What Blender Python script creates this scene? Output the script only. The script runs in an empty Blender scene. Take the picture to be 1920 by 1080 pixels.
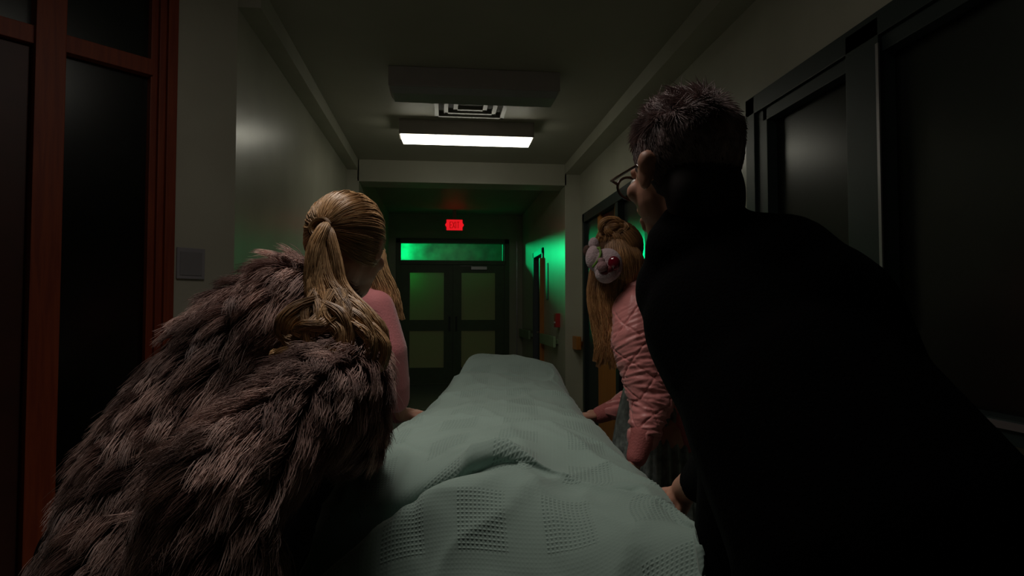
import bpy, bmesh, math, random
import numpy as np
from mathutils import Vector, Matrix, noise
random.seed(7); RNG = np.random.default_rng(7)
C = bpy.context.scene.collection
R = math.radians

# ---------------------------------------------------------------- camera
FPX = 1200.0                      # focal length in pixels of a 1920 wide frame
YAW, PITCH = R(6.18), R(2.05)
CAM = Vector((0, 0, 1.30))
cam = bpy.data.cameras.new('camera'); cam.sensor_width = 36; cam.lens = 36*FPX/1920
cam.clip_start = 0.05
co = bpy.data.objects.new('camera', cam); C.objects.link(co)
co.location = CAM; co.rotation_euler = (R(90)+PITCH, 0, -YAW)
bpy.context.scene.camera = co
CM = Matrix.Rotation(-YAW, 3, 'Z') @ Matrix.Rotation(R(90)+PITCH, 3, 'X')
def at(px, py, d):
    """world point that stands d metres ahead of the camera position"""
    return CAM + CM @ Vector(((px-960)/FPX*d, -(py-540)/FPX*d, -d))

# ---------------------------------------------------------------- world, view
w = bpy.data.worlds.new('world'); bpy.context.scene.world = w; w.use_nodes = True
w.node_tree.nodes['Background'].inputs[0].default_value = (0.5, 0.55, 0.6, 1)
w.node_tree.nodes['Background'].inputs[1].default_value = 0.0006
vs = bpy.context.scene.view_settings
vs.view_transform = 'Standard'; vs.look = 'None'; vs.exposure = 0.0; vs.gamma = 1; vs.use_curve_mapping = False
LAMP_LIT = 7.0                    # emission of the lit fluorescent lens
LAMP_NEAR = 2.6                  # dimmer unseen fixture above the frame, added to light the people
def light(name, kind, loc, target, energy, col, **kw):
    l = bpy.data.lights.new(name, kind); l.energy = energy; l.color = col
    for k, v in kw.items(): setattr(l, k, v)
    o = bpy.data.objects.new(name, l); C.objects.link(o); o.location = loc
    o.rotation_euler = (Vector(target)-Vector(loc)).to_track_quat('-Z', 'Y').to_euler()
    return o
# green lamp in the lobby behind the end doors
light('green_lobby_lamp', 'SPOT', (-1.3, 14.2, 2.82), (1.42, 9.25, 2.15), 640, (0.0, 1.0, 0.33), shadow_soft_size=0.17, spot_size=R(29), spot_blend=0.5)
light('green_lobby_wall_lamp', 'POINT', (-0.95, 14.32, 2.68), (0, 14, 2), 16, (0.0, 1.0, 0.30), shadow_soft_size=0.05)
light('green_lobby_door_lamp', 'SPOT', (-0.66, 11.72, 2.05), (-0.45, 11.42, 1.6), 75, (0.0, 1.0, 0.30), shadow_soft_size=0.05, spot_size=R(120), spot_blend=0.8)

# added area light with a narrow spread: brightens people and blanket, spares the walls
light('added_trolley_area_light', 'AREA', (-.30, 1.72, 2.84), (-.18, 1.76, 0), 4.2, (1.0, .90, .82), shape='RECTANGLE', size=1.1, size_y=.30, spread=R(95))
# ---------------------------------------------------------------- materials
def mat(name, col, rough=0.6, metal=0.0, noise_amt=0.0, nscale=8, bump=0.0, bscale=60, spec=0.5, sheen=0.0, emis=None, estr=0.0, attr=None, coat=0.0):
    m = bpy.data.materials.new(name); m.use_nodes = True
    nt = m.node_tree; b = nt.nodes['Principled BSDF']; L = nt.links
    b.inputs['Base Color'].default_value = (*col, 1); b.inputs['Roughness'].default_value = rough
    b.inputs['Metallic'].default_value = metal; b.inputs['Specular IOR Level'].default_value = spec
    if coat: b.inputs['Coat Weight'].default_value = coat; b.inputs['Coat Roughness'].default_value = 0.1
    if sheen: b.inputs['Sheen Weight'].default_value = sheen
    tc = nt.nodes.new('ShaderNodeTexCoord')
    if noise_amt or attr:
        n = nt.nodes.new('ShaderNodeTexNoise'); n.inputs['Scale'].default_value = nscale; n.inputs['Detail'].default_value = 4
        L.new(tc.outputs['Object'], n.inputs['Vector'])
        mr = nt.nodes.new('ShaderNodeMapRange'); mr.inputs[1].default_value = .3; mr.inputs[2].default_value = .7
        mr.inputs[3].default_value = 1-noise_amt; mr.inputs[4].default_value = 1+noise_amt
        L.new(n.outputs['Fac'], mr.inputs[0])
        hs = nt.nodes.new('ShaderNodeHueSaturation'); hs.inputs['Color'].default_value = (*col, 1)
        L.new(mr.outputs[0], hs.inputs['Value']); L.new(hs.outputs[0], b.inputs['Base Color'])
        if attr:
            a = nt.nodes.new('ShaderNodeAttribute'); a.attribute_name = 'tone'
            mx = nt.nodes.new('ShaderNodeMix'); mx.data_type = 'RGBA'
            mx.inputs[6].default_value = (*col, 1); mx.inputs[7].default_value = (*attr, 1)
            L.new(a.outputs['Fac'], mx.inputs[0]); L.new(mx.outputs[2], hs.inputs['Color'])
    if bump:
        n2 = nt.nodes.new('ShaderNodeTexNoise'); n2.inputs['Scale'].default_value = bscale; n2.inputs['Detail'].default_value = 6
        L.new(tc.outputs['Object'], n2.inputs['Vector'])
        bp = nt.nodes.new('ShaderNodeBump'); bp.inputs['Strength'].default_value = bump; bp.inputs['Distance'].default_value = 0.01
        L.new(n2.outputs['Fac'], bp.inputs['Height']); L.new(bp.outputs[0], b.inputs['Normal'])
    if emis:
        b.inputs['Emission Color'].default_value = (*emis, 1); b.inputs['Emission Strength'].default_value = estr
    return m

def wall_mat(name, col, rough, joints=True):
    m = mat(name, col, rough, noise_amt=0.06, nscale=3, bump=0.10, bscale=14)
    nt = m.node_tree; L = nt.links; b = nt.nodes['Principled BSDF']
    if joints:      # painted block wall: shallow joints
        tc = nt.nodes.new('ShaderNodeTexCoord'); sp = nt.nodes.new('ShaderNodeSeparateXYZ'); cb = nt.nodes.new('ShaderNodeCombineXYZ')
        ad = nt.nodes.new('ShaderNodeMath'); ad.operation = 'ADD'
        L.new(tc.outputs['Object'], sp.inputs[0]); L.new(sp.outputs[0], ad.inputs[0]); L.new(sp.outputs[1], ad.inputs[1])
        L.new(ad.outputs[0], cb.inputs[0]); L.new(sp.outputs[2], cb.inputs[1])
        br = nt.nodes.new('ShaderNodeTexBrick'); br.inputs['Scale'].default_value = 1.0
        br.inputs['Brick Width'].default_value = .6; br.inputs['Row Height'].default_value = .29; br.inputs['Mortar Size'].default_value = .003
        L.new(cb.outputs[0], br.inputs['Vector'])
        old = [l for l in nt.links if l.to_socket == b.inputs['Normal']][0].from_node
        bp = nt.nodes.new('ShaderNodeBump'); bp.inputs['Strength'].default_value = .15; bp.inputs['Distance'].default_value = .002; bp.invert = True
        L.new(br.outputs['Fac'], bp.inputs['Height']); L.new(old.outputs[0], bp.inputs['Normal']); L.new(bp.outputs[0], b.inputs['Normal'])
    return m

def wood_mat(name, c1, c2, rough=0.45, sc=6):
    m = mat(name, c1, rough); nt = m.node_tree; L = nt.links; b = nt.nodes['Principled BSDF']
    tc = nt.nodes.new('ShaderNodeTexCoord'); mp = nt.nodes.new('ShaderNodeMapping'); mp.inputs['Scale'].default_value = (9, 9, .6)
    n = nt.nodes.new('ShaderNodeTexNoise'); n.inputs['Scale'].default_value = sc; n.inputs['Detail'].default_value = 5; n.inputs['Distortion'].default_value = .6
    cr = nt.nodes.new('ShaderNodeValToRGB'); cr.color_ramp.elements[0].color = (*c1, 1); cr.color_ramp.elements[1].color = (*c2, 1)
    cr.color_ramp.elements[0].position = .35; cr.color_ramp.elements[1].position = .65
    L.new(tc.outputs['Object'], mp.inputs[0]); L.new(mp.outputs[0], n.inputs['Vector']); L.new(n.outputs['Fac'], cr.inputs[0]); L.new(cr.outputs[0], b.inputs['Base Color'])
    return m

def glass_mat(name, tint, through=0.5, diff=(0, 0, 0), rough=0.26, frost=0.0, frostcol=(.5, .5, .4)):
    """pane: transparent + mirror-like gloss, optionally a frosted (translucent) share"""
    m = bpy.data.materials.new(name); m.use_nodes = True; nt = m.node_tree; L = nt.links; nt.nodes.clear()
    out = nt.nodes.new('ShaderNodeOutputMaterial'); tr = nt.nodes.new('ShaderNodeBsdfTransparent'); tr.inputs[0].default_value = (*tint, 1)
    gl = nt.nodes.new('ShaderNodeBsdfGlossy'); gl.inputs['Roughness'].default_value = rough
    fr = nt.nodes.new('ShaderNodeFresnel'); fr.inputs[0].default_value = 1.5
    mx = nt.nodes.new('ShaderNodeMixShader'); L.new(fr.outputs[0], mx.inputs[0]); L.new(gl.outputs[0], mx.inputs[2])
    base = tr
    if frost:
        tl = nt.nodes.new('ShaderNodeBsdfTranslucent'); tl.inputs[0].default_value = (*frostcol, 1)
        df = nt.nodes.new('ShaderNodeBsdfDiffuse'); df.inputs[0].default_value = (*frostcol, 1)
        m1 = nt.nodes.new('ShaderNodeMixShader'); m1.inputs[0].default_value = .5 if frost < 1 else .85; L.new(tl.outputs[0], m1.inputs[1]); L.new(df.outputs[0], m1.inputs[2])
        m2 = nt.nodes.new('ShaderNodeMixShader'); m2.inputs[0].default_value = frost; L.new(tr.outputs[0], m2.inputs[1]); L.new(m1.outputs[0], m2.inputs[2])
        if frost < 1:      # smeared dirt on the pane
            tc = nt.nodes.new('ShaderNodeTexCoord'); n = nt.nodes.new('ShaderNodeTexNoise'); n.inputs['Scale'].default_value = 2.6; n.inputs['Distortion'].default_value = 1.5
            mr = nt.nodes.new('ShaderNodeMapRange'); mr.inputs[1].default_value = .4; mr.inputs[2].default_value = .6; mr.inputs[3].default_value = frost*.35; mr.inputs[4].default_value = frost
            L.new(tc.outputs['Object'], n.inputs['Vector']); L.new(n.outputs['Fac'], mr.inputs[0]); L.new(mr.outputs[0], m2.inputs[0])
        base = m2
    L.new(base.outputs[0], mx.inputs[1]); L.new(mx.outputs[0], out.inputs[0])
    return m

M = {}
M['wall'] = wall_mat('painted_block', (.50, .49, .40), .30)
M['wall_flat'] = wall_mat('painted_plaster', (.50, .49, .40), .38, False)
M['ceil'] = mat('ceiling_paint', (.45, .44, .36), .55, noise_amt=.05, nscale=2)
M['floor'] = mat('vinyl_floor', (.17, .19, .165), .22, noise_amt=.15, nscale=5, bump=.03, bscale=9)
M['redwood'] = wood_mat('red_stained_wood', (.19, .026, .004), (.26, .044, .007), .55)
M['orangewood'] = wood_mat('orange_door_wood', (.42, .15, .03), (.55, .22, .05), .4)
M['teal'] = mat('dark_teal_frame_paint', (.020, .032, .032), .45, noise_amt=.1)
M['glassdark'] = glass_mat('dark_window_glass', (.5, .55, .52))
M['blind'] = mat('dark_blind_fabric', (.055, .072, .072), .7, noise_amt=.1, nscale=20)
M['alu'] = mat('brushed_aluminium', (.45, .43, .45), .35, .8, noise_amt=.1)
M['chrome'] = mat('chrome', (.6, .6, .6), .2, 1.0)
M['fixture'] = mat('fixture_enamel', (.42, .38, .36), .4, noise_amt=.04)
M['lens_off'] = mat('unlit_diffuser', (.40, .42, .40), .35, noise_amt=.04)
M['lens_on'] = mat('lit_diffuser', (.8, .8, .75), .4, emis=(1.0, .97, .80), estr=LAMP_LIT)
M['lens_near'] = mat('lit_diffuser_dim', (.8, .8, .75), .4, emis=(1.0, .90, .80), estr=LAMP_NEAR)
M['vent'] = mat('vent_enamel', (.26, .25, .22), .4, noise_amt=.04)
M['ventdark'] = mat('vent_throat', (.12, .12, .10), .8)
M['doorgreen'] = mat('dark_green_door_paint', (.10, .14, .08), .4, noise_amt=.1)
M['frost'] = glass_mat('frosted_pane', (.5, .5, .4), frost=1.0, frostcol=(.78, .72, .42))
M['transom'] = glass_mat('smeared_transom_glass', (.85, .88, .85), frost=.03, frostcol=(.6, .7, .6))
M['doorslate'] = mat('slate_door_paint', (.10, .11, .13), .45, noise_amt=.06)
M['plaque'] = mat('grey_plastic_plaque', (.34, .33, .36), .45, noise_amt=.05)
M['plaquein'] = mat('grey_plaque_insert', (.27, .265, .28), .4, noise_amt=.05)
M['red'] = mat('red_plastic', (.45, .03, .03), .4)
M['exitred'] = mat('exit_sign_face', (.6, .02, .02), .5, emis=(1.0, .012, .02), estr=0.75)
M['exitdark'] = mat('exit_sign_letter', (.25, .01, .01), .5, emis=(1, .01, .01), estr=.30)
M['exithouse'] = mat('exit_sign_housing', (.35, .32, .3), .4)
M['railgreen'] = mat('handrail_vinyl', (.30, .42, .25), .35, noise_amt=.05)
M['steel'] = mat('trolley_steel', (.40, .41, .42), .3, 1.0, noise_amt=.05)
M['mattress'] = mat('mattress_vinyl', (.03, .035, .04), .5, bump=.05)
M['rubber'] = mat('rubber', (.02, .02, .02), .7)
M['skin'] = mat('skin', (.55, .28, .19), .5, noise_amt=.05, bump=.03, bscale=120)
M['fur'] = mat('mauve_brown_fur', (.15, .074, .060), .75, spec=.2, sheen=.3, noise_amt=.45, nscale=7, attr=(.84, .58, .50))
M['furbase'] = mat('fur_hide', (.09, .05, .044), .9, noise_amt=.3, nscale=12, bump=.4, bscale=50)
M['blonde'] = mat('blonde_hair', (.10, .042, .014), .40, spec=.5, noise_amt=.3, nscale=18, attr=(.88, .56, .28))
M['blonde2'] = mat('auburn_blonde_hair', (.12, .045, .015), .45, spec=.5, noise_amt=.3, nscale=18, attr=(.62, .34, .14))
M['grey_hair'] = mat('brown_grey_hair', (.12, .078, .074), .5, spec=.4, noise_amt=.4, nscale=14, attr=(.60, .46, .45))
M['pinkq'] = mat('pink_satin_quilt', (.74, .27, .26), .42, spec=.5, sheen=.3, noise_amt=.06, nscale=9, bump=.15, bscale=90)
M['pinkrib'] = mat('pink_rib_knit', (.50, .15, .14), .75, noise_amt=.08, bump=.3, bscale=150)
M['pinkplain'] = mat('dusty_pink_fleece', (.52, .17, .18), .8, sheen=.3, noise_amt=.06, bump=.2, bscale=120)
M['black'] = mat('black_suit_wool', (.0022, .0022, .0025), .95, spec=.05, bump=.2, bscale=200)
M['blackp'] = mat('black_trouser', (.006, .006, .007), .9, spec=.2, bump=.2, bscale=150)
M['skirt'] = mat('dark_metallic_pleats', (.22, .26, .24), .35, .2, noise_amt=.5, nscale=30, bump=.3, bscale=60)
M['leather'] = mat('black_leather', (.012, .012, .012), .4, bump=.1)
M['mask'] = mat('pale_plush', (.46, .34, .36), .85, sheen=.4, noise_amt=.12, nscale=22, bump=.5, bscale=160)
M['maskpink'] = mat('mauve_plush', (.30, .17, .18), .85, noise_amt=.15, nscale=30, bump=.4, bscale=160)
M['maskred'] = mat('dark_red_plush', (.13, .010, .016), .6, noise_amt=.2, nscale=30, bump=.3, bscale=120)
M['eye'] = mat('glossy_red_eye', (.14, .004, .015), .06, coat=1)
M['maskgreen'] = mat('green_cord', (.12, .25, .03), .6)
M['tort'] = mat('tortoise_frame', (.05, .02, .01), .2, noise_amt=.8, nscale=60)
M['white'] = mat('eye_white', (.6, .58, .55), .3)
M['hairtie'] = mat('hair_tie', (.10, .05, .02), .7)

# waffle blanket
def blanket_mat():
    m = mat('sea_green_waffle_blanket', (.26, .365, .32), .85, sheen=.25)
    nt = m.node_tree; L = nt.links; b = nt.nodes['Principled BSDF']
    uv = nt.nodes.new('ShaderNodeUVMap'); sp = nt.nodes.new('ShaderNodeSeparateXYZ'); L.new(uv.outputs[0], sp.inputs[0])
    def mt(op, a, bb=None):
        n = nt.nodes.new('ShaderNodeMath'); n.operation = op
        for i, v in enumerate((a, bb)):
            if v is None: continue
            if isinstance(v, (int, float)): n.inputs[i].default_value = v
            else: L.new(v, n.inputs[i])
        return n.outputs[0]
    K = 2*math.pi/.0085
    su = mt('SINE', mt('MULTIPLY', sp.outputs[0], K)); sv = mt('SINE', mt('MULTIPLY', sp.outputs[1], K))
    grid = mt('MAXIMUM', su, sv)
    bandu = mt('SINE', mt('MULTIPLY', sp.outputs[0], 2*math.pi/.17)); bandv = mt('SINE', mt('MULTIPLY', sp.outputs[1], 2*math.pi/.21))
    def sm(x, lo, hi):
        r = nt.nodes.new('ShaderNodeMapRange'); r.interpolation_type = 'SMOOTHSTEP'; r.inputs[1].default_value = lo; r.inputs[2].default_value = hi; L.new(x, r.inputs[0]); return r.outputs[0]
    mask = mt('MULTIPLY_ADD', mt('MULTIPLY', sm(bandu, -.3, -.1), sm(bandv, -.3, -.1)), .85); nt.nodes[-1].inputs[2].default_value = .15
    h = mt('MULTIPLY', grid, mask)
    bp = nt.nodes.new('ShaderNodeBump'); bp.inputs['Strength'].default_value = .40; bp.inputs['Distance'].default_value = .0022
    L.new(h, bp.inputs['Height']); L.new(bp.outputs[0], b.inputs['Normal'])
    # the holes of the weave are open: darker thread gaps
    hole = sm(h, -.25, -.85)
    mx = nt.nodes.new('ShaderNodeMix'); mx.data_type = 'RGBA'; mx.inputs[6].default_value = (.26, .365, .32, 1); mx.inputs[7].default_value = (.16, .25, .22, 1)
    L.new(hole, mx.inputs[0]); L.new(mx.outputs[2], b.inputs['Base Color'])
    return m
M['blanket'] = blanket_mat()

# ---------------------------------------------------------------- mesh helpers
def obj(name, me, m, parent=None):
    if isinstance(me, bmesh.types.BMesh):
        x = bpy.data.meshes.new(name); me.to_mesh(x); me.free(); me = x
    me.name = name
    if m is not None and not me.materials: me.materials.append(m)
    o = bpy.data.objects.new(name, me); C.objects.link(o)
    if parent:
        o.parent = parent; o.matrix_parent_inverse = Matrix.Translation(parent.location).inverted() if parent.type == 'EMPTY' else Matrix.Identity(4)
        if parent.type != 'EMPTY':
            root = parent
            o.matrix_parent_inverse = (Matrix.Translation(root.parent.location) @ root.matrix_parent_inverse).inverted() if root.parent else Matrix.Identity(4)
            o.matrix_parent_inverse = Matrix.Identity(4)
    return o
def thing(name, label, cat, loc=(0, 0, 0), group=None):
    o = bpy.data.objects.new(name, None); C.objects.link(o); o.location = loc; o.empty_display_size = .1
    return tag(o, label, cat, group)
def tag(o, label, cat, group=None):
    o['label'] = label; o['category'] = cat
    if group: o['group'] = group
    return o
def struct(name, me, m, parent=None, label=None):
    o = obj(name, me, m, parent)
    if not parent: o['kind'] = 'structure'
    if label: o['label'] = label
    return o
def smooth(o):
    o.data.polygons.foreach_set('use_smooth', [True]*len(o.data.polygons)); return o
def box(bm, x0, x1, y0, y1, z0, z1, T=None, bev=0.0):
    b2 = bmesh.new(); bmesh.ops.create_cube(b2, size=1)
    for v in b2.verts: v.co = Vector(((x0+x1)/2+v.co.x*(x1-x0), (y0+y1)/2+v.co.y*(y1-y0), (z0+z1)/2+v.co.z*(z1-z0)))
    if bev: bmesh.ops.bevel(b2, geom=b2.edges[:], offset=bev, segments=2, affect='EDGES', profile=.7)
    if T:
        for v in b2.verts: v.co = T @ v.co
    me = bpy.data.meshes.new('t'); b2.to_mesh(me); b2.free(); bm.from_mesh(me); bpy.data.meshes.remove(me)
def boxes(lst, T=None, bev=0.0):
    bm = bmesh.new()
    for b in lst: box(bm, *b, T=T, bev=bev)
    return bm
def cap(a, b, ra, rb, seg=16, rings=5):
    """closed tapered capsule as (verts, faces)"""
    a = Vector(a); b = Vector(b); d = b-a; L = d.length
    if L < 1e-6: d = Vector((0, 0, 1)); L = 1e-6
    q = d.to_track_quat('Z', 'Y').to_matrix()
    prof = []
    for i in range(rings+1):
        t = -math.pi/2 + math.pi/2*i/rings; prof.append((ra*math.cos(t), ra*math.sin(t)))
    for i in range(rings+1):
        t = math.pi/2*i/rings; prof.append((rb*math.cos(t), L+rb*math.sin(t)))
    vs_, fs = [], []
    for r, z in prof:
        for k in range(seg):
            th = 2*math.pi*k/seg; vs_.append(a + q @ Vector((max(r, 1e-5)*math.cos(th), max(r, 1e-5)*math.sin(th), z)))
    n = len(prof)
    for i in range(n-1):
        for k in range(seg): fs.append((i*seg+k, i*seg+(k+1) % seg, (i+1)*seg+(k+1) % seg, (i+1)*seg+k))
    fs.append(tuple(reversed(range(seg)))); fs.append(tuple((n-1)*seg+k for k in range(seg)))
    return vs_, fs
def ell(c, rx, ry, rz, rot=None, seg=20, rings=12):
    c = Vector(c); rot = rot or Matrix.Identity(3); vs_, fs = [], []
    for i in range(rings+1):
        t = math.pi*i/rings; s = max(math.sin(t), 1e-4)
        for k in range(seg):
            th = 2*math.pi*k/seg; vs_.append(c + rot @ Vector((rx*s*math.cos(th), ry*s*math.sin(th), -rz*math.cos(t))))
    for i in range(rings):
        for k in range(seg): fs.append((i*seg+k, i*seg+(k+1) % seg, (i+1)*seg+(k+1) % seg, (i+1)*seg+k))
    fs.append(tuple(reversed(range(seg)))); fs.append(tuple(rings*seg+k for k in range(seg)))
    return vs_, fs
def join(parts, name='m'):
    V, F = [], []
    for v, f in parts:
        o = len(V); V += [tuple(x) for x in v]; F += [tuple(i+o for i in x) for x in f]
    me = bpy.data.meshes.new(name); me.from_pydata(V, [], F); me.update(); return me
def blob(parts, voxel=.008, sm=6, fac=.5):
    """union of closed shapes, grown into one smooth continuous surface; returns a mesh"""
    me = join(parts); o = bpy.data.objects.new('tmp', me); C.objects.link(o)
    r = o.modifiers.new('r', 'REMESH'); r.mode = 'VOXEL'; r.voxel_size = voxel; r.adaptivity = 0
    s = o.modifiers.new('s', 'SMOOTH'); s.iterations = sm; s.factor = fac
    dg = bpy.context.evaluated_depsgraph_get(); dg.update()
    m2 = bpy.data.meshes.new_from_object(o.evaluated_get(dg)); bpy.data.objects.remove(o); bpy.data.meshes.remove(me)
    m2.polygons.foreach_set('use_smooth', [True]*len(m2.polygons)); return m2
def displace(me, fn):
    """push each vertex along its normal by fn(co)"""
    me.update(); n = [v.normal.copy() for v in me.vertices]
    for v, nn in zip(me.vertices, n): v.co = v.co + nn*fn(v.co)
    me.update(); return me
def tubes(P, Rr, tone, sides=3):
    """strands: P (N,K,3), Rr (N,K) radii, tone (N,K) -> one mesh"""
    N, K, _ = P.shape
    T = np.gradient(P, axis=1); T /= np.linalg.norm(T, axis=2, keepdims=True)+1e-9
    ref = np.zeros_like(T); ref[..., 0] = .3; ref[..., 1] = .9; ref[..., 2] = .2
    A = np.cross(T, ref); A /= np.linalg.norm(A, axis=2, keepdims=True)+1e-9; B = np.cross(T, A)
    V = np.empty((N, K, sides, 3), np.float32)
    for s in range(sides):
        th = 2*math.pi*s/sides; V[:, :, s] = P + (A*math.cos(th)+B*math.sin(th))*Rr[..., None]
    idx = np.arange(N*K*sides, dtype=np.int32).reshape(N, K, sides); nx = np.roll(idx, -1, axis=2)
    F = np.stack([idx[:, :-1], nx[:, :-1], nx[:, 1:], idx[:, 1:]], axis=-1).reshape(-1, 4)
    me = bpy.data.meshes.new('strands'); nv, nf = N*K*sides, len(F)
    me.vertices.add(nv); me.vertices.foreach_set('co', V.reshape(-1))
    me.loops.add(nf*4); me.loops.foreach_set('vertex_index', F.reshape(-1))
    me.polygons.add(nf); me.polygons.foreach_set('loop_start', np.arange(nf, dtype=np.int32)*4)
    try: me.polygons.foreach_set('loop_total', np.full(nf, 4, np.int32))
    except Exception: pass
    me.polygons.foreach_set('use_smooth', np.ones(nf, bool))
    at_ = me.attributes.new('tone', 'FLOAT', 'POINT'); at_.data.foreach_set('value', np.repeat(tone.reshape(-1), sides).astype(np.float32))
    me.update(calc_edges=True); return me
def merge_meshes(ms, name='m'):
    bm = bmesh.new()
    for m_ in ms: bm.from_mesh(m_)
    me = bpy.data.meshes.new(name); bm.to_mesh(me); bm.free()
    me.polygons.foreach_set('use_smooth', [True]*len(me.polygons)); return me
def spline(pts, n):
    P = [Vector(p) for p in pts]; P = [P[0]*2-P[1]]+P+[P[-1]*2-P[-2]]; out = []
    for i in range(n):
        u = i/(n-1)*(len(P)-3); k = min(int(u), len(P)-4); t = u-k
        a, b, c, d = P[k:k+4]
        out.append(.5*((2*b)+(c-a)*t+(2*a-5*b+4*c-d)*t*t+(3*b-a-3*c+d)*t**3))
    return out
def lerp_prof(prof, n):
    xs = np.linspace(0, 1, len(prof)); return np.interp(np.linspace(0, 1, n), xs, prof)
def lock(guide, n, prof, K=18, rad=.0009, wav=.004, wf=3.0, fl=1.0, tonelo=.2, tonehi=1.0, flat=1.0):
    """n strands following a guide curve; prof = bundle radius along it"""
    G = np.array([tuple(p) for p in spline(guide, K)]); T = np.gradient(G, axis=0); T /= np.linalg.norm(T, axis=1, keepdims=True)+1e-9
    A = np.zeros_like(G); a = np.cross(T[0], [.2, .9, .1]); a /= np.linalg.norm(a)
    for i in range(K):
        a = a-T[i]*np.dot(a, T[i]); a /= np.linalg.norm(a)+1e-9; A[i] = a
    B = np.cross(T, A); pr = lerp_prof(prof, K)
    th = RNG.uniform(0, 2*math.pi, n); rr = np.sqrt(RNG.uniform(0.05, 1, n))
    ph = RNG.uniform(0, 6.28, n); tw = RNG.uniform(.3, 1.2)*fl
    t = np.linspace(0, 1, K)
    ang = th[:, None]+tw*t[None]*1.5
    off = (A[None]*(np.cos(ang)*rr[:, None]*pr)[..., None] + B[None]*(np.sin(ang)*rr[:, None]*pr*flat)[..., None])
    wv = (np.sin(t[None]*wf*6.28+ph[:, None])*wav*t[None])[..., None]*A[None]*.7 + (np.cos(t[None]*wf*5+ph[:, None]*1.3)*wav*t[None])[..., None]*B[None]
    P = G[None]+off+wv
    # stagger lengths
    Rr = np.ones((n, K))*rad; Rr[:, -3:] *= np.array([.8, .5, .15]); Rr[:, 0] *= .8
    tone = np.clip((RNG.uniform(tonelo, tonehi, n)*RNG.uniform(.5, 1.25))[:, None]*(.75+.35*t[None]), 0, 1)
    return P, Rr, tone
def locks_mesh(L):
    K = L[0][0].shape[1]
    return tubes(np.concatenate([l[0] for l in L]), np.concatenate([l[1] for l in L]), np.concatenate([l[2] for l in L]))

# ================================================================ SETTING
XL, XR = -1.08, 1.60            # corridor walls
XLi, XRi = -0.95, 1.42          # portal and far stretch
ZC = 3.02; YB, YE = 7.35, 11.4
CY = 3.40                       # corner where the angled wall meets the corridor
struct('floor', boxes([(-4, 4, -2.5, 15, -.1, 0)]), M['floor'])
struct('ceiling', boxes([(-4, 4, -2.5, 15, ZC, ZC+.1)]), M['ceil'])
struct('wall_left', boxes([(XL-.12, XL, CY, YB, 0, ZC), (XL-.12, XLi, YB, YE+.1, 0, ZC)]), M['wall'])
# angled wall frame: s along the wall away from the corner, n out of the wall
s2 = math.sqrt(.5)
TA = Matrix(((-s2, s2, 0, XL), (-s2, -s2, 0, CY), (0, 0, 1, 0), (0, 0, 0, 1)))
struct('wall_left_angled', boxes([(-.02, .29, -.12, 0, 0, ZC), (2.3, 3.8, -.12, 0, 0, ZC)], TA), M['wall_flat'])
# right wall with openings: window/door 1 y 1.0..3.15, door 2 y 4.7..7.08
ZO = 2.39
struct('wall_right', boxes([(XR, XR+.15, -2.5, .2, 0, ZC), (XR, XR+.15, .2, 3.15, ZO, ZC), (XR, XR+.15, .2, 2.15, 0, .93), (XR, XR+.15, 3.15, 4.75, 0, ZC),
        (XR, XR+.15, 4.75, 7.08, ZO, ZC), (XR, XR+.15, 7.08, YB, 0, ZC), (XRi, XR+.15, YB, 8.98, 0, ZC), (XRi, XR+.15, 8.98, 9.88, 2.16, ZC), (XRi, XR+.15, 9.88, YE+.1, 0, ZC)]), M['wall'])
DX0, DX1 = -.82, 1.18
struct('wall_end', boxes([(XLi-.1, DX0, YE, YE+.15, 0, ZC), (DX1, XRi+.1, YE, YE+.15, 0, ZC), (DX0, DX1, YE, YE+.15, 2.56, ZC)]), M['wall_flat'])
struct('wall_lobby', boxes([(-2.2, 2.8, 14.6, 14.7, 0, ZC), (-2.3, -2.2, YE+.15, 14.7, 0, ZC), (2.8, 2.9, YE+.15, 14.7, 0, ZC)]), mat('stained_lobby_plaster', (.38, .36, .28), .8, noise_amt=.75, nscale=3.5))
struct('wall_back', boxes([(-4, 4, -2.5, -2.4, 0, ZC)]), M['wall_flat'])
struct('trim_1', boxes([(XLi-.02, XRi+.02, YB, YB+.35, 2.77, ZC)], bev=.004), M['wall_flat'])
struct('trim_2', boxes([(XL, XLi-.01, CY+.05, YB, 2.90, ZC)], bev=.004), M['wall_flat'])
struct('trim_3', boxes([(XRi, XR, 0, YB, 2.90, ZC)], bev=.004), M['wall_flat'])
struct('trim_4', boxes([(DX1+.13, DX1+.15, YE-.02, YE, 0, 2.55)]), M['alu'])
struct('baseboard_left', boxes([(XL, XL+.012, CY, YB, 0, .1), (XLi, XLi+.012, YB, YE, 0, .1)]), M['teal'])
struct('baseboard_right', boxes([(XR-.012, XR, 3.15, 4.75, 0, .1), (XRi-.012, XRi, YB, 8.95, 0, .1), (XRi-.012, XRi, 9.92, YE, 0, .1)]), M['teal'])

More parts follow.
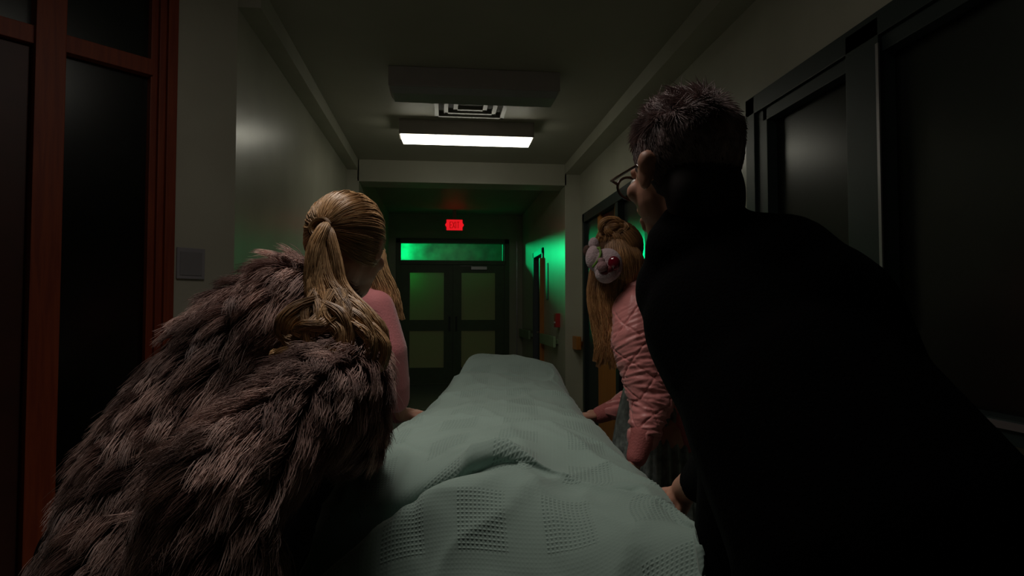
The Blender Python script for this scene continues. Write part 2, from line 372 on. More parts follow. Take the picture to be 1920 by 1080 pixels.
# red wood storefront frame on the angled wall
j = bmesh.new()
def ab(s0, s1, n0, n1, z0, z1, bev=.003): box(j, s0, s1, n0, n1, z0, z1, T=TA, bev=bev)
ab(.29, .335, -.10, .035, 0, ZC); ab(.335, .365, -.10, .015, 0, ZC); ab(.365, .395, -.10, -.005, 0, ZC)     # stepped jamb
ab(.744, .851, -.10, .035, 0, ZC)                                              # post
ab(.39, .75, -.08, .01, 2.40, 2.475); ab(.39, .75, -.08, .01, 0, .12); ab(.39, .75, -.08, .01, ZC-.06, ZC)
ab(.851, 1.95, -.08, .01, 2.40, 2.475); ab(1.95, 2.06, -.10, .035, 0, ZC); ab(.851, 1.95, -.08, .01, ZC-.05, ZC)
wf = struct('window_1', j, M['redwood'], label='red stained wood glazed screen in the angled wall at left')
wf['category'] = 'window'
struct('window_pane', boxes([(.39, .75, -.045, -.037, .12, 2.40), (.39, .75, -.045, -.037, 2.475, 3.0), (.85, 1.95, -.045, -.037, 2.475, 3.0)], TA), M['glassdark'], wf)
# dark wooden door leaf beside the post
dm = bmesh.new()
for b in ((.86, .96, -.06, -.015, 0, 2.39), (1.83, 1.94, -.06, -.015, 0, 2.39), (.96, 1.83, -.06, -.015, 2.27, 2.39), (.96, 1.83, -.06, -.015, 0, .25)):
    box(dm, *b, T=TA, bev=.003)
dl = struct('door_1', dm, mat('dark_red_door', (.05, .012, .006), .5, noise_amt=.2), label='dark glazed door at the far left edge'); dl['category'] = 'door'
struct('door_pane', boxes([(.96, 1.83, -.042, -.034, .25, 2.27)], TA), M['glassdark'], dl)
# room behind the left glass
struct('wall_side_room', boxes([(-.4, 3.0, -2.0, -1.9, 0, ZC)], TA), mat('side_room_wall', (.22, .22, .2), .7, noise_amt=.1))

# right near window + door with dark teal frame
j = bmesh.new()
F = lambda y0, y1, z0, z1, p=.035: box(j, XR-p, XR+.10, y0, y1, z0, z1, bev=.003)
F(3.06, 3.15, 0, ZO); F(2.96, 3.06, 0, ZO-.03, .02); F(.2, 3.15, ZO-.09, ZO); F(.2, 3.0, ZO-.15, ZO-.09, .02); F(2.13, 2.32, 0, ZO-.02)
F(.2, 2.14, .93, 1.0, .05); F(.12, .22, .9, ZO)
wr = struct('window_2', j, M['teal'], label='dark teal framed window wall on the near right'); wr['category'] = 'window'
struct('window_pane', boxes([(XR+.03, XR+.036, .22, 2.13, 1.0, ZO-.14), (XR+.03, XR+.036, 2.32, 2.96, .05, ZO-.14)]), M['glassdark'], wr)
struct('window_blind', boxes([(XR+.075, XR+.08, .22, 2.13, 1.0, ZO-.14), (XR+.075, XR+.08, 2.32, 2.96, .05, ZO-.14)]), M['blind'], wr)
struct('mullion_strip', boxes([(XR-.04, XR-.034, 2.125, 2.140, 1.0, ZO-.12), (XR-.062, XR-.05, .3, 2.1, .975, .995)]), M['alu'], wr, 'pale metal edge strip')
# right far door set
j = bmesh.new()
F(7.0, 7.08, 0, ZO); F(4.75, 7.08, ZO-.10, ZO); F(5.62, 5.72, 0, ZO-.05, .03); F(4.75, 4.84, 0, ZO); F(4.8, 5.65, 0, .12, .02); F(6.5, 7.02, 0, ZO-.05, .0)
dr = struct('door_2', j, M['teal'], label='dark teal door frame further along the right wall'); dr['category'] = 'door'
struct('door_leaf', boxes([(XR+.0, XR+.045, 5.72, 6.5, 0, 1.05), (XR, XR+.045, 5.72, 5.84, 1.05, ZO-.1), (XR, XR+.045, 6.38, 6.5, 1.05, ZO-.1)], bev=.002), M['orangewood'], dr, 'orange wood door leaf')
struct('door_pane', boxes([(XR+.02, XR+.026, 5.84, 6.38, 1.05, ZO-.1), (XR+.02, XR+.026, 4.84, 5.62, .12, ZO-.1)]), M['glassdark'], dr)
struct('door_blind', boxes([(XR+.07, XR+.075, 4.84, 5.62, .12, ZO-.1)]), mat('pale_teal_blind', (.10, .15, .14), .6, noise_amt=.1), dr)
struct('door_handle', boxes([(XR-.06, XR-.045, 5.74, 5.82, .95, 1.10), (XR-.045, XR, 5.76, 5.78, .97, .99), (XR-.045, XR, 5.76, 5.78, 1.06, 1.08)], bev=.003), M['chrome'], dr)
# slate door ajar on the far right wall
j = bmesh.new(); box(j, XRi-.02, XRi+.12, 8.94, 9.02, 0, 2.20, bev=.003); box(j, XRi-.02, XRi+.12, 9.84, 9.92, 0, 2.20, bev=.003); box(j, XRi-.02, XRi+.12, 8.94, 9.92, 2.12, 2.20, bev=.003)
d3 = struct('door_3', j, M['doorslate'], label='slate grey door frame at the far right'); d3['category'] = 'door'
struct('door_leaf', boxes([(XRi+.05, XRi+.09, 9.02, 9.84, 0.01, 2.12)], bev=.002), M['doorslate'], d3)
struct('door_edge', boxes([(XRi-.06, XRi+.0, 8.925, 8.965, 0.01, 2.05)]), M['orangewood'], d3, 'orange wood edge strip')
bm = bmesh.new(); box(bm, XRi-.05, XRi+.05, 9.10, 9.13, .98, 1.01, bev=.004); box(bm, XRi-.06, XRi-.045, 9.10, 9.24, .98, 1.01, bev=.004)
struct('door_handle', bm, M['chrome'], d3)

# end double doors
j = bmesh.new()
def E(x0, x1, z0, z1, y0=YE-.03, y1=YE+.10): box(j, x0, x1, y0, y1, z0, z1, bev=.004)
E(DX0, DX0+.08, 0, 2.58); E(DX1-.08, DX1, 0, 2.58); E(DX0, DX1, 2.50, 2.58); E(DX0+.06, DX1-.06, 2.12, 2.195); E(DX1-.115, DX1-.095, 2.19, 2.5); E(DX0, DX1, 0, .02); E(.16, .20, .01, 2.12, YE+.04, YE+.07); E(DX0+.06, DX1-.06, 2.08, 2.14, YE+.04, YE+.09); E(DX0, DX1, 0, .05, YE+.04, YE+.09)
d4 = struct('door_4', j, M['doorgreen'], label='dark green double door frame at the corridor end'); d4['category'] = 'door'
struct('transom_pane', boxes([(DX0+.08, DX1-.08, YE+.02, YE+.026, 2.19, 2.50)]), M['transom'], d4)
for i, (x0, x1, p0, p1) in enumerate(((-.74, .175, -.58, .02), (.185, 1.10, .33, .93))):
    bm = boxes([(x0, p0, YE, YE+.045, .01, 2.12), (p1, x1, YE, YE+.045, .01, 2.12), (p0, p1, YE, YE+.045, 1.98, 2.12), (p0, p1, YE, YE+.045, .95, 1.14), (p0, p1, YE, YE+.045, .01, .30)])
    lf = struct('door_leaf', bm, M['doorgreen'], d4)
    struct('door_pane', boxes([(p0, p1, YE+.02, YE+.028, 1.14, 1.98), (p0, p1, YE+.02, YE+.028, .30, .95)]), M['frost'], lf)
    hx = x1-.07 if i == 0 else x0+.04
    struct('door_handle', boxes([(hx, hx+.03, YE-.06, YE-.045, .95, 1.2), (hx, hx+.03, YE-.045, YE, .97, .99), (hx, hx+.03, YE-.045, YE, 1.16, 1.18)], bev=.003), M['teal'], lf)
struct('door_closer', boxes([(.50, .78, YE-.06, YE-.005, 2.03, 2.09), (.3, .52, YE-.05, YE-.035, 2.09, 2.10)], bev=.004), M['alu'], d4)

# ================================================================ FITTINGS
def fixture(label, x, y, lens, z0=2.80, h=.13, dz=.0, wdt=1.22, dp=.36, grp=None):
    t = thing('ceiling_light', label, 'ceiling light', (x, y, z0), grp)
    bm = bmesh.new(); box(bm, x-wdt/2, x+wdt/2, y-dp/2, y+dp/2, z0+.045, ZC-.001, bev=.006)
    obj('housing', bm, M['fixture'], t)
    bm = bmesh.new(); a = .03
    vs_ = [bm.verts.new(p) for p in ((x-wdt/2+.01, y-dp/2+.01, z0+.05), (x+wdt/2-.01, y-dp/2+.01, z0+.05), (x+wdt/2-.01, y+dp/2-.01, z0+.05), (x-wdt/2+.01, y+dp/2-.01, z0+.05),
          (x-wdt/2+a, y-dp/2+a, z0), (x+wdt/2-a, y-dp/2+a, z0), (x+wdt/2-a, y+dp/2-a, z0), (x-wdt/2+a, y+dp/2-a, z0))]
    for f in ((7, 6, 5, 4), (0, 1, 5, 4), (1, 2, 6, 5), (2, 3, 7, 6), (3, 0, 4, 7), (0, 3, 2, 1)): bm.faces.new([vs_[i] for i in f])
    bmesh.ops.recalc_face_normals(bm, faces=bm.faces[:])
    obj('diffuser', bm, lens, t)
    return t
fixture('glowing fluorescent ceiling light, the lit one of the two in view', .215, 5.85, M['lens_on'], z0=2.84, dp=.22, h=.17)
fixture('unlit ceiling light nearest the camera, above the lit one', .225, 4.62, M['lens_off'], dp=.26, z0=2.835, h=.17)
fixture('dim unseen ceiling light added above the covered trolley', -.30, 1.72, M['lens_near'], wdt=1.22, dp=.36, z0=2.86)  # out of view, put in for the light on trolley and people

t = thing('ceiling_vent', 'square ceiling air diffuser between the two light fixtures', 'vent', (.225, 5.25, ZC))
vx, vy = .225, 5.25
bm = bmesh.new()
for k, (a, zz) in enumerate(((.30, .035), (.22, .028), (.14, .022))):
    for b in ((vx-a, vx+a, vy-a, vy-a+.035), (vx-a, vx+a, vy+a-.035, vy+a), (vx-a, vx-a+.035, vy-a, vy+a), (vx+a-.035, vx+a, vy-a, vy+a)):
        box(bm, *b, ZC-zz, ZC, bev=.002)
obj('louvre_rings', bm, M['vent'], t)
obj('throat', boxes([(vx-.27, vx+.27, vy-.27, vy+.27, ZC-.004, ZC)]), M['ventdark'], t)

# EXIT sign with chevrons, hung from the ceiling before the end wall
t = thing('exit_sign', 'red glowing EXIT sign with arrows above the end doors', 'sign', (.20, 10.9, 2.72))
ex, ey, ez = .195, 10.9, 2.66
obj('housing', boxes([(ex-.155, ex+.155, ey, ey+.05, ez, ez+.205), (ex-.03, ex+.03, ey+.01, ey+.04, ez+.2, ZC)], bev=.004), M['exithouse'], t)
obj('face', boxes([(ex-.135, ex+.135, ey-.006, ey, ez+.012, ez+.193)], bev=.002), M['exitred'], t)
def letter(kind, x, w_, z, h, th=.013):
    P = []
    if kind == 'E': P = [(x, x+th, z, z+h), (x, x+w_, z, z+th), (x, x+w_, z+h/2-th/2, z+h/2+th/2), (x, x+w_, z+h-th, z+h)]
    if kind == 'I': P = [(x, x+th, z, z+h)]
    if kind == 'T': P = [(x+w_/2-th/2, x+w_/2+th/2, z, z+h), (x, x+w_, z+h-th, z+h)]
    bm = bmesh.new()
    for a, b, c, d in P: box(bm, a, b, ey-.010, ey-.005, c, d)
    if kind in 'X<>':
        segs = {'X': [((x, z), (x+w_, z+h)), ((x, z+h), (x+w_, z))], '<': [((x+w_, z), (x, z+h/2)), ((x, z+h/2), (x+w_, z+h))], '>': [((x, z), (x+w_, z+h/2)), ((x+w_, z+h/2), (x, z+h))]}[kind]
        for (x0, z0), (x1, z1) in segs:
            L_ = math.hypot(x1-x0, z1-z0); T = Matrix.Translation(((x0+x1)/2, ey-.0075, (z0+z1)/2)) @ Matrix.Rotation(-math.atan2(z1-z0, x1-x0), 4, 'Y')
            box(bm, -L_/2, L_/2, -.0025, .0025, -th/2, th/2, T=T)
    return bm
lets = bmesh.new(); xx = ex-.083
for k, wd in (('E', .038), ('X', .042), ('I', .013), ('T', .042)):
    b = letter(k, xx, wd, ez+.045, .115); me = bpy.data.meshes.new('t'); b.to_mesh(me); b.free(); lets.from_mesh(me); xx += wd+.010
obj('letters', lets, M['exitdark'], t)
for k, x in (('<', ex-.152), ('>', ex+.122)): obj('arrow', letter(k, x, .03, ez+.06, .085, .016), M['exitred'], t)

# wall plaque
t = thing('wall_plaque', 'small square grey room plaque beside the red wood frame', 'sign', TA @ Vector((.205, 0, 1.46)))
obj('frame', boxes([(.135, .268, 0, .012, 1.455, 1.605)], TA, bev=.003), M['plaque'], t)
obj('insert', boxes([(.150, .254, .012, .015, 1.472, 1.585)], TA), M['plaquein'], t)

# handrails and alarm
def rail(label, x, y0, y1, m, z=.92):
    t = thing('handrail', label, 'handrail', (x, y0, z), None)
    obj('rail', boxes([(x-.075, x-.04, y0, y1, z-.07, z+.07)], bev=.012), m, t)
    n = max(2, int((y1-y0)/.8)+1)
    for k in range(n):
        yy = y0+.08+(y1-y0-.16)*k/(n-1) if n > 1 else y0
        obj('bracket', boxes([(x-.045, x, yy-.02, yy+.02, z-.03, z+.03)]), m, t)
rail('green tinted handrail beyond the slate door at the far right', XRi, 10.02, YE-.1, M['railgreen'])
rail('green tinted handrail before the slate door at the far right', XRi, 7.75, 8.85, M['railgreen'])
t = thing('handrail', 'short brown wooden handrail end by the dark door frame', 'handrail', (XR, 7.12, .92))
obj('rail', boxes([(XR-.10, XR-.045, 7.10, 7.34, .86, 1.01)], bev=.01), M['orangewood'], t)
obj('bracket', boxes([(XR-.05, XR, 7.2, 7.24, .9, .95)]), M['orangewood'], t)
t = thing('fire_alarm', 'small red fire alarm box on the far right wall', 'alarm', (XRi, 7.75, 1.15))
obj('case', boxes([(XRi-.055, XRi, 7.68, 7.80, 1.10, 1.27)], bev=.006), M['red'], t)
obj('pull_bar', boxes([(XRi-.07, XRi-.05, 7.70, 7.78, 1.15, 1.17)], bev=.002), M['white'], t)
t = thing('poster_strip', 'narrow dark notice holder on the green lit far right wall', 'notice', (XRi, 8.6, 1.5))
obj('holder', boxes([(XRi-.012, XRi, 8.55, 8.66, 1.45, 1.95)], bev=.002), M['doorslate'], t)

# ================================================================ TROLLEY
# local trolley frame: long axis from near the camera to the corridor, slightly turned
G0 = at(1000, 1010, 1.10); G1 = at(960, 700, 3.0)
gx0, gy0, gx1, gy1 = .13, 1.02, .36, 3.02
gd = Vector((gx1-gx0, gy1-gy0, 0)); glen = gd.length; gd.normalize(); gn = Vector((gd.y, -gd.x, 0))
TG = Matrix(((gn.x, gd.x, 0, gx0), (gn.y, gd.y, 0, gy0), (0, 0, 1, 0), (0, 0, 0, 1)))
gur = thing('hospital_trolley', 'wheeled hospital trolley under the green blanket', 'trolley', (gx0, gy0, 0))
def gb(lst, bev=.004): return boxes(lst, TG, bev)
obj('frame', gb([(-.29, -.25, 0, glen, .60, .66), (.25, .29, 0, glen, .60, .66), (-.29, .29, 0, .04, .60, .66), (-.29, .29, glen-.04, glen, .60, .66), (-.27, .27, 0.9, .96, .60, .66),
     (-.03, .03, .3, glen-.3, .18, .24), (-.26, .26, .28, .34, .18, .24), (-.26, .26, glen-.34, glen-.28, .18, .24)]), M['steel'], gur)
for yy in (.45, glen-.45):
    obj('column', gb([(-.06, .06, yy-.06, yy+.06, .22, .62)]), M['steel'], gur)
mt_ = gb([(-.28, .28, .03, glen-.35, .665, .755)], .03); obj('mattress', mt_, M['mattress'], gur)
for sx in (-.26, .26):
    for yy in (.30, glen-.30):
        p = TG @ Vector((sx, yy, 0))
        wv, wf_ = cap(p+gn*(-.012)+Vector((0, 0, .075)), p+gn*(.012)+Vector((0, 0, .075)), .004, .004)
        bm = bmesh.new(); bmesh.ops.create_cone(bm, cap_ends=True, segments=24, radius1=.075, radius2=.075, depth=.03)
        bmesh.ops.bevel(bm, geom=bm.edges[:], offset=.004, segments=1, affect='EDGES')
        T = Matrix.Translation(p+Vector((0, 0, .075))) @ gn.to_track_quat('Z', 'Y').to_matrix().to_4x4()
        for v in bm.verts: v.co = T @ v.co
        wh = obj('wheel', bm, M['rubber'], gur)
        obj('fork', gb([(sx-.022, sx-.018, yy-.02, yy+.02, .06, .2), (sx+.018, sx+.022, yy-.02, yy+.02, .06, .2), (sx-.022, sx+.022, yy-.02, yy+.02, .155, .2)], .001), M['steel'], gur)
for sx in (-.30, .30):
    obj('side_rail', gb([(sx-.012, sx+.012, .55, glen-.5, .70, .725), (sx-.012, sx+.012, .55, .575, .62, .72), (sx-.012, sx+.012, glen-.525, glen-.5, .62, .72), (sx-.012, sx+.012, glen/2, glen/2+.025, .62, .72)], .005), M['steel'], gur)

# blanket: control net (near hem to far hem), each point = position + distance
NET = [
 [(330,1700,1.05),(430,1480,1.05),(560,1330,1.06),(700,1270,1.06),(850,1260,1.04),(1060,1290,1.0),(1290,1150,.93),(1335,1190,.92),(1345,1420,.92)],
 [(400,1560,1.15),(480,1360,1.15),(600,1230,1.15),(720,1190,1.14),(860,1090,1.15),(1070,1060,1.10),(1285,1000,1.02),(1318,1030,1.0),(1325,1260,1.0)],
 [(420,1420,1.22),(500,1200,1.22),(610,1075,1.22),(720,995,1.24),(860,903,1.28),(1080,950,1.22),(1250,950,1.16),(1296,1015,1.12),(1305,1200,1.12)],
 [(450,1400,1.47),(545,1160,1.46),(680,1090,1.42),(775,1010,1.39),(915,880,1.38),(1080,915,1.32),(1225,920,1.27),(1270,995,1.23),(1283,1150,1.23)],
 [(500,1250,1.47),(604,985,1.45),(672,952,1.42),(770,912,1.40),(928,840,1.42),(1080,885,1.40),(1205,900,1.36),(1250,980,1.32),(1265,1130,1.32)],
 [(612,1040,1.60),(636,900,1.62),(690,838,1.64),(800,812,1.66),(940,800,1.68),(1080,818,1.65),(1175,862,1.58),(1212,930,1.54),(1225,1070,1.54)],
 [(675,960,1.9),(695,870,1.92),(742,806,1.95),(830,774,1.98),(950,770,2.0),(1070,782,1.98),(1130,812,1.92),(1160,870,1.88),(1178,1000,1.88)],
 [(745,890,2.3),(765,830,2.3),(805,768,2.33),(860,740,2.38),(950,736,2.4),(1040,742,2.38),(1080,768,2.32),(1108,830,2.28),(1125,920,2.28)],
 [(795,830,2.62),(812,780,2.62),(840,730,2.66),(872,700,2.74),(950,700,2.76),(1028,708,2.74),(1056,724,2.66),(1078,770,2.62),(1096,850,2.6)],
 [(842,800,3.0),(855,750,3.0),(875,688,3.02),(893,666,3.05),(960,668,3.06),(1022,678,3.05),(1044,692,3.0),(1062,740,2.97),(1076,800,2.96)],
 [(850,850,3.12),(860,820,3.14),(885,790,3.16),(905,770,3.18),(965,770,3.18),(1020,775,3.18),(1042,790,3.14),(1056,810,3.1),(1070,850,3.08)],
]
net = np.array([[tuple(at(*p)) for p in r] for r in NET])
def cr(P, u):
    n = len(P); k = min(int(u), n-2); t = u-k
    p1, p2 = P[k], P[k+1]; p0 = P[k-1] if k > 0 else 2*p1-p2; p3 = P[k+2] if k+2 < n else 2*p2-p1
    return .5*(2*p1+(p2-p0)*t+(2*p0-5*p1+4*p2-p3)*t*t+(3*p1-p0-3*p2+p3)*t**3)
NU, NV = 150, 330
fine = np.empty((NV, NU, 3))
for i in range(NV):
    row = cr(net, i/(NV-1)*(len(net)-1))
    for k in range(NU): fine[i, k] = cr(row, k/(NU-1)*8)
# arc length uv
du = np.zeros((NV, NU)); du[:, 1:] = np.cumsum(np.linalg.norm(np.diff(fine, axis=1), axis=2), axis=1); du -= du[:, NU//2:NU//2+1]
dv = np.zeros((NV, NU)); dv[1:] = np.cumsum(np.linalg.norm(np.diff(fine, axis=0), axis=2), axis=0)
tu = np.gradient(fine, axis=1); tv = np.gradient(fine, axis=0); nn = np.cross(tu, tv); nn /= np.linalg.norm(nn, axis=2, keepdims=True)
if nn[NV//2, NU//2, 2] < 0: nn = -nn
FOLDS = [(4.0,4.0,1.2,7.0,.016,.026),(4.1,4.1,.6,5.1,.014,.024),(5.2,4.6,2.2,7.4,.014,.022),(4.0,3.8,1.6,2.6,.016,.024),(6.0,2.2,4.6,6.6,.010,.020),(7.05,1.6,7.0,6.4,.014,.028),(8.3,2.6,7.7,6.0,-.012,.020),(6.3,1.6,4.4,2.6,.010,.018),(3.0,5.6,.8,6.5,-.012,.022),(2.6,3.4,.8,3.6,-.012,.022),(6.6,5.2,4.4,7.2,-.010,.018),(5.5,1.8,4.3,3.4,-.010,.016)]
for i in range(NV):
    for k in range(NU):
        u, v = du[i, k], dv[i, k]
        q = Vector((u*5.0+v*2.2, v*3.2-u*2.0, 2.0)); a = noise.noise(q)
        q2 = Vector((u*11-v*5, v*6+u*4, 7.0)); b = noise.noise(q2)
        r1 = math.exp(-abs(noise.noise(Vector((u*3.5-v*1.2, v*2.4+u*1.0, 4.2))))*9)
        r2 = math.exp(-abs(noise.noise(Vector((u*4.5+v*2.6, v*1.6-u*1.5, 14.2))))*10)
        pr_, pc_ = i/(NV-1)*(len(net)-1), k/(NU-1)*8
        fl_ = 0
        for (r0, c0, r1_, c1, am, wd) in FOLDS:
            ax, ay, bx, by = r0*.24, c0*.09, r1_*.24, c1*.09; px_, py_ = pr_*.24, pc_*.09+.010*noise.noise(Vector((pr_*1.5, r0, c0)))
            dx, dy = bx-ax, by-ay; tt = max(0, min(1, ((px_-ax)*dx+(py_-ay)*dy)/(dx*dx+dy*dy)))
            d_ = math.hypot(px_-ax-dx*tt, py_-ay-dy*tt)/wd; fl_ += am*math.exp(-d_*1.3)*min(1, 3*(1-tt)+.1)
        c_ = noise.noise(Vector((u*22+v*9, v*17-u*7, 31.0)))
        fine[i, k] += nn[i, k]*(fl_+c_*.0016)
        fine[i, k] += nn[i, k]*(a*.008+b*.003+r1*.010+r2*.008-.006)
V = fine.reshape(-1, 3).tolist(); Fc = [(i*NU+k, i*NU+k+1, (i+1)*NU+k+1, (i+1)*NU+k) for i in range(NV-1) for k in range(NU-1)]
me = bpy.data.meshes.new('blanket'); me.from_pydata(V, [], Fc); me.update()
uvl = me.uv_layers.new(name='UVMap'); uvs = np.stack([du.reshape(-1), dv.reshape(-1)], 1)
li = np.empty(len(me.loops), np.int32); me.loops.foreach_get('vertex_index', li); uvl.data.foreach_set('uv', uvs[li].astype(np.float32).reshape(-1))
bl = smooth(obj('blanket', me, M['blanket'])); tag(bl, 'sea green waffle weave blanket draped over the trolley', 'blanket')
sd = bl.modifiers.new('thick', 'SOLIDIFY'); sd.thickness = .006; sd.offset = -1

# ================================================================ PEOPLE
def V3(*a): return Vector(a)
def basis(fwd, up=(0, 0, 1)):
    f = Vector(fwd).normalized(); r = f.cross(Vector(up)).normalized(); u = r.cross(f)
    return Matrix((r, f, u)).transposed()       # columns: right, forward, up
def head_prims(c, B, s=1.0, nose=1.0):
    P = lambda x, y, z: c + B @ (Vector((x, y, z))*s)
    L = [ell(P(0, -.012, .028), .074*s, .094*s, .088*s, B), ell(P(0, .028, -.020), .060*s, .062*s, .072*s, B), ell(P(0, .040, -.072), .040*s, .040*s, .035*s, B),
         cap(P(0, .086, .012), P(0, .108, -.026), .009*s, .014*s, 10), cap(P(-.028, .080, .028), P(.028, .080, .028), .013*s, .013*s, 10),
         cap(P(-.016, .088, -.052), P(.016, .088, -.052), .009*s, .009*s, 10), cap(P(-.013, .087, -.063), P(.013, .087, -.063), .009*s, .009*s, 10),
         ell(P(-.045, .06, -.012), .018*s, .018*s, .018*s, B), ell(P(.045, .06, -.012), .018*s, .018*s, .018*s, B)]
    for sx in (-1, 1):
        L.append(ell(P(sx*.078, -.010, -.005), .008*s, .017*s, .027*s, B)); L.append(ell(P(sx*.080, -.018, .010), .012*s, .016*s, .018*s, B))
    return L
def eyes(c, B, parent, s=1.0):
    for sx in (-1, 1):
        p = c+B @ (Vector((sx*.031, .083, .008))*s); e = smooth(obj('eye', join([ell(p, .011*s, .011*s, .011*s, B)]), M['white'], parent))
def hand_prims(wrist, palm_dir, nrm, side, curl=.9, s=1.0):
    """palm + four fingers of unequal length + thumb; fingers curl toward -nrm (nrm = back of the hand); side=+1 thumb on +across"""
    d = Vector(palm_dir).normalized(); n = Vector(nrm); n = (n-d*n.dot(d)).normalized(); a = d.cross(n)*side
    L = [cap(wrist, wrist+d*.03*s, .024*s, .026*s, 12)]
    for k in range(4):
        o = (k-1.5)*.0195*s
        L.append(cap(wrist+d*.02*s+a*(-o*.7), wrist+d*.080*s-a*o, .015*s, .0125*s, 10))
    ln = (.040, .046, .043, .033)[::1]
    for k in range(4):
        o = (k-1.5)*.0205*s; p = wrist+d*.084*s-a*o; dd = d.copy(); seg = ln[k]*s; r = .0092*s
        for i, fr in enumerate((1, .68, .55)):
            th = curl*(.55, .85, .6)[i]*(1+.06*k)
            dd = (dd*math.cos(th)-n*math.sin(th)).normalized() if i else (d*math.cos(th)-n*math.sin(th)).normalized()
            # next bend happens in the finger's own plane
            q = p+dd*seg*fr; L.append(cap(p, q, r, r*.9, 10)); p = q; r *= .92
            nn_ = n
            n_local = (n*math.cos(th)+d*math.sin(th)) if i == 0 else nn_
    p = wrist+d*.025*s+a*.024*s; dd = (d*.65+a*.75-n*.25).normalized()
    for i in range(3):
        q = p+dd*(.036, .034, .028)[i]*s; L.append(cap(p, q, (.014, .0115, .0105)[i]*s, (.0115, .0105, .009)[i]*s, 10)); p = q; dd = (dd*.85+d*.35-n*.25*curl).normalized()
    return L
def limb(a, b, c, ra, rb, rc):
    m1 = a.lerp(b, .35); m2 = b.lerp(c, .3)
    return [cap(a, m1, ra, ra*1.02), cap(m1, b, ra*1.0, rb), cap(b, m2, rb, (rb+ra*.72)/2), cap(m2, c, (rb+ra*.72)/2, rc)]
def body_prims(J, w_=1.0, hands=True, curl=.9):
    Bh = J['B']; L = head_prims(J['head'], Bh, J.get('hs', 1.0))
    hb = J['head']+Bh @ Vector((0, -.03, -.05))
    L += [cap(hb, J['neck'], .052*w_, .058*w_)]
    sp = J['chest']; pv = J['pelvis']; ls, rs = J['ls'], J['rs']
    L += [cap(J['neck'], sp, .07*w_, .11*w_), cap(ls.lerp(sp, .45), rs.lerp(sp, .45), .095*w_, .095*w_), cap(J['neck'], ls, .05*w_, .055*w_), cap(J['neck'], rs, .05*w_, .055*w_),
          cap(sp, pv, .115*w_, .125*w_), cap(J['lh'], J['rh'], .105*w_, .105*w_)]
    L += limb(ls, J['le'], J['lw'], .052*w_, .040*w_, .026*w_) + limb(rs, J['re'], J['rw'], .052*w_, .040*w_, .026*w_)
    for s_ in 'lr':
        h, k, a = J[s_+'h'], J[s_+'k'], J[s_+'a']
        L += [cap(h, h.lerp(k, .3), .085*w_, .083*w_), cap(h.lerp(k, .3), k, .083*w_, .055*w_), cap(k, k.lerp(a, .3), .055*w_, .056*w_), cap(k.lerp(a, .3), a, .056*w_, .034*w_)]
        ft = J.get('foot', V3(0, 1, 0)); L += [cap(a+V3(0, 0, -.02)-ft*.02, a+ft*.15+V3(0, 0, -.05), .035, .028)]
    if hands:
        L += hand_prims(J['lw'], J['lhd'], J['lhn'], -1, curl) + hand_prims(J['rw'], J['rhd'], J['rhn'], 1, curl)
    return L
def sleeve(a, b, c, r0, r1, r2): return [cap(a, b, r0, r1), cap(b, c, r1, r2)]
def shoes(J, root, m):
    for s_ in 'lr':
        a = J[s_+'a']; ft = J.get('foot', V3(0, 1, 0)); g = V3(a.x, a.y, 0)
        me = blob([cap(g-ft*.03+V3(0, 0, .038), g+ft*.16+V3(0, 0, .034), .037, .033), cap(g-ft*.02+V3(0, 0, .05), a+V3(0, 0, .04), .045, .05)], .008, 4)
        obj('shoe', me, m, root)
def trousers(J, root, m, x=.018, voxel=.012):
    L = [cap(J['lh'], J['rh'], .105+x, .105+x), cap(J['pelvis'], J['pelvis']+V3(0, 0, .02), .13+x, .125+x)]
    for s_ in 'lr':
        h, k, a = J[s_+'h'], J[s_+'k'], J[s_+'a']; L += [cap(h, k, .09+x, .062+x), cap(k, a+V3(0, 0, .03), .062+x, .045+x)]
    return obj('trousers', blob(L, voxel, 5), m, root)

# scalp strands combed toward a gather point
def scalp(c, B, rx, ry, rz, gather, n, K=12, accept=None, lift=.004, rad=.0008, length=None, jit=.0, tone=(.1, 1.0)):
    P = []; T = []
    g = Vector(gather)
    cnt = 0; tries = 0
    while cnt < n and tries < n*20:
        tries += 1
        v = Vector((random.gauss(0, 1), random.gauss(0, 1), random.gauss(0, 1))).normalized()
        if accept and not accept(v): continue
        gl = B.transposed() @ (g-c); gdir = Vector((gl.x/rx, gl.y/ry, gl.z/rz)).normalized()
        pts = []; l = lift*(.3+random.random()); ang = v.angle(gdir, 0)
        wob = random.uniform(-jit, jit)
        for i in range(K):
            t = i/(K-1); q = v.slerp(gdir, t*.97) if ang > .01 and ang < 3.1 else v
            sc = 1+ (l/ rx)*math.sin(math.pi*min(1, t*1.0))+.055*noise.noise(Vector((v.x*7, v.y*7, v.z*7)))*math.sin(math.pi*t)**.5
            q2 = q+v.cross(gdir)*wob*math.sin(math.pi*t)
            pts.append(c+B @ Vector((q2.x*rx*sc, q2.y*ry*sc, q2.z*rz*sc)))
        P.append([tuple(p) for p in pts]); 
        band = .5+.5*noise.noise(Vector((v.x*9, v.y*9, v.z*9)))
        T.append(np.clip(tone[0]+(tone[1]-tone[0])*(.25*random.random()+.75*band), 0, 1)*np.linspace(.8, 1, K)); cnt += 1
    P = np.array(P); Rr = np.ones(P.shape[:2])*rad; Rr[:, 0] *= .6; Rr[:, -1] *= .6
    return P, Rr, np.array(T)

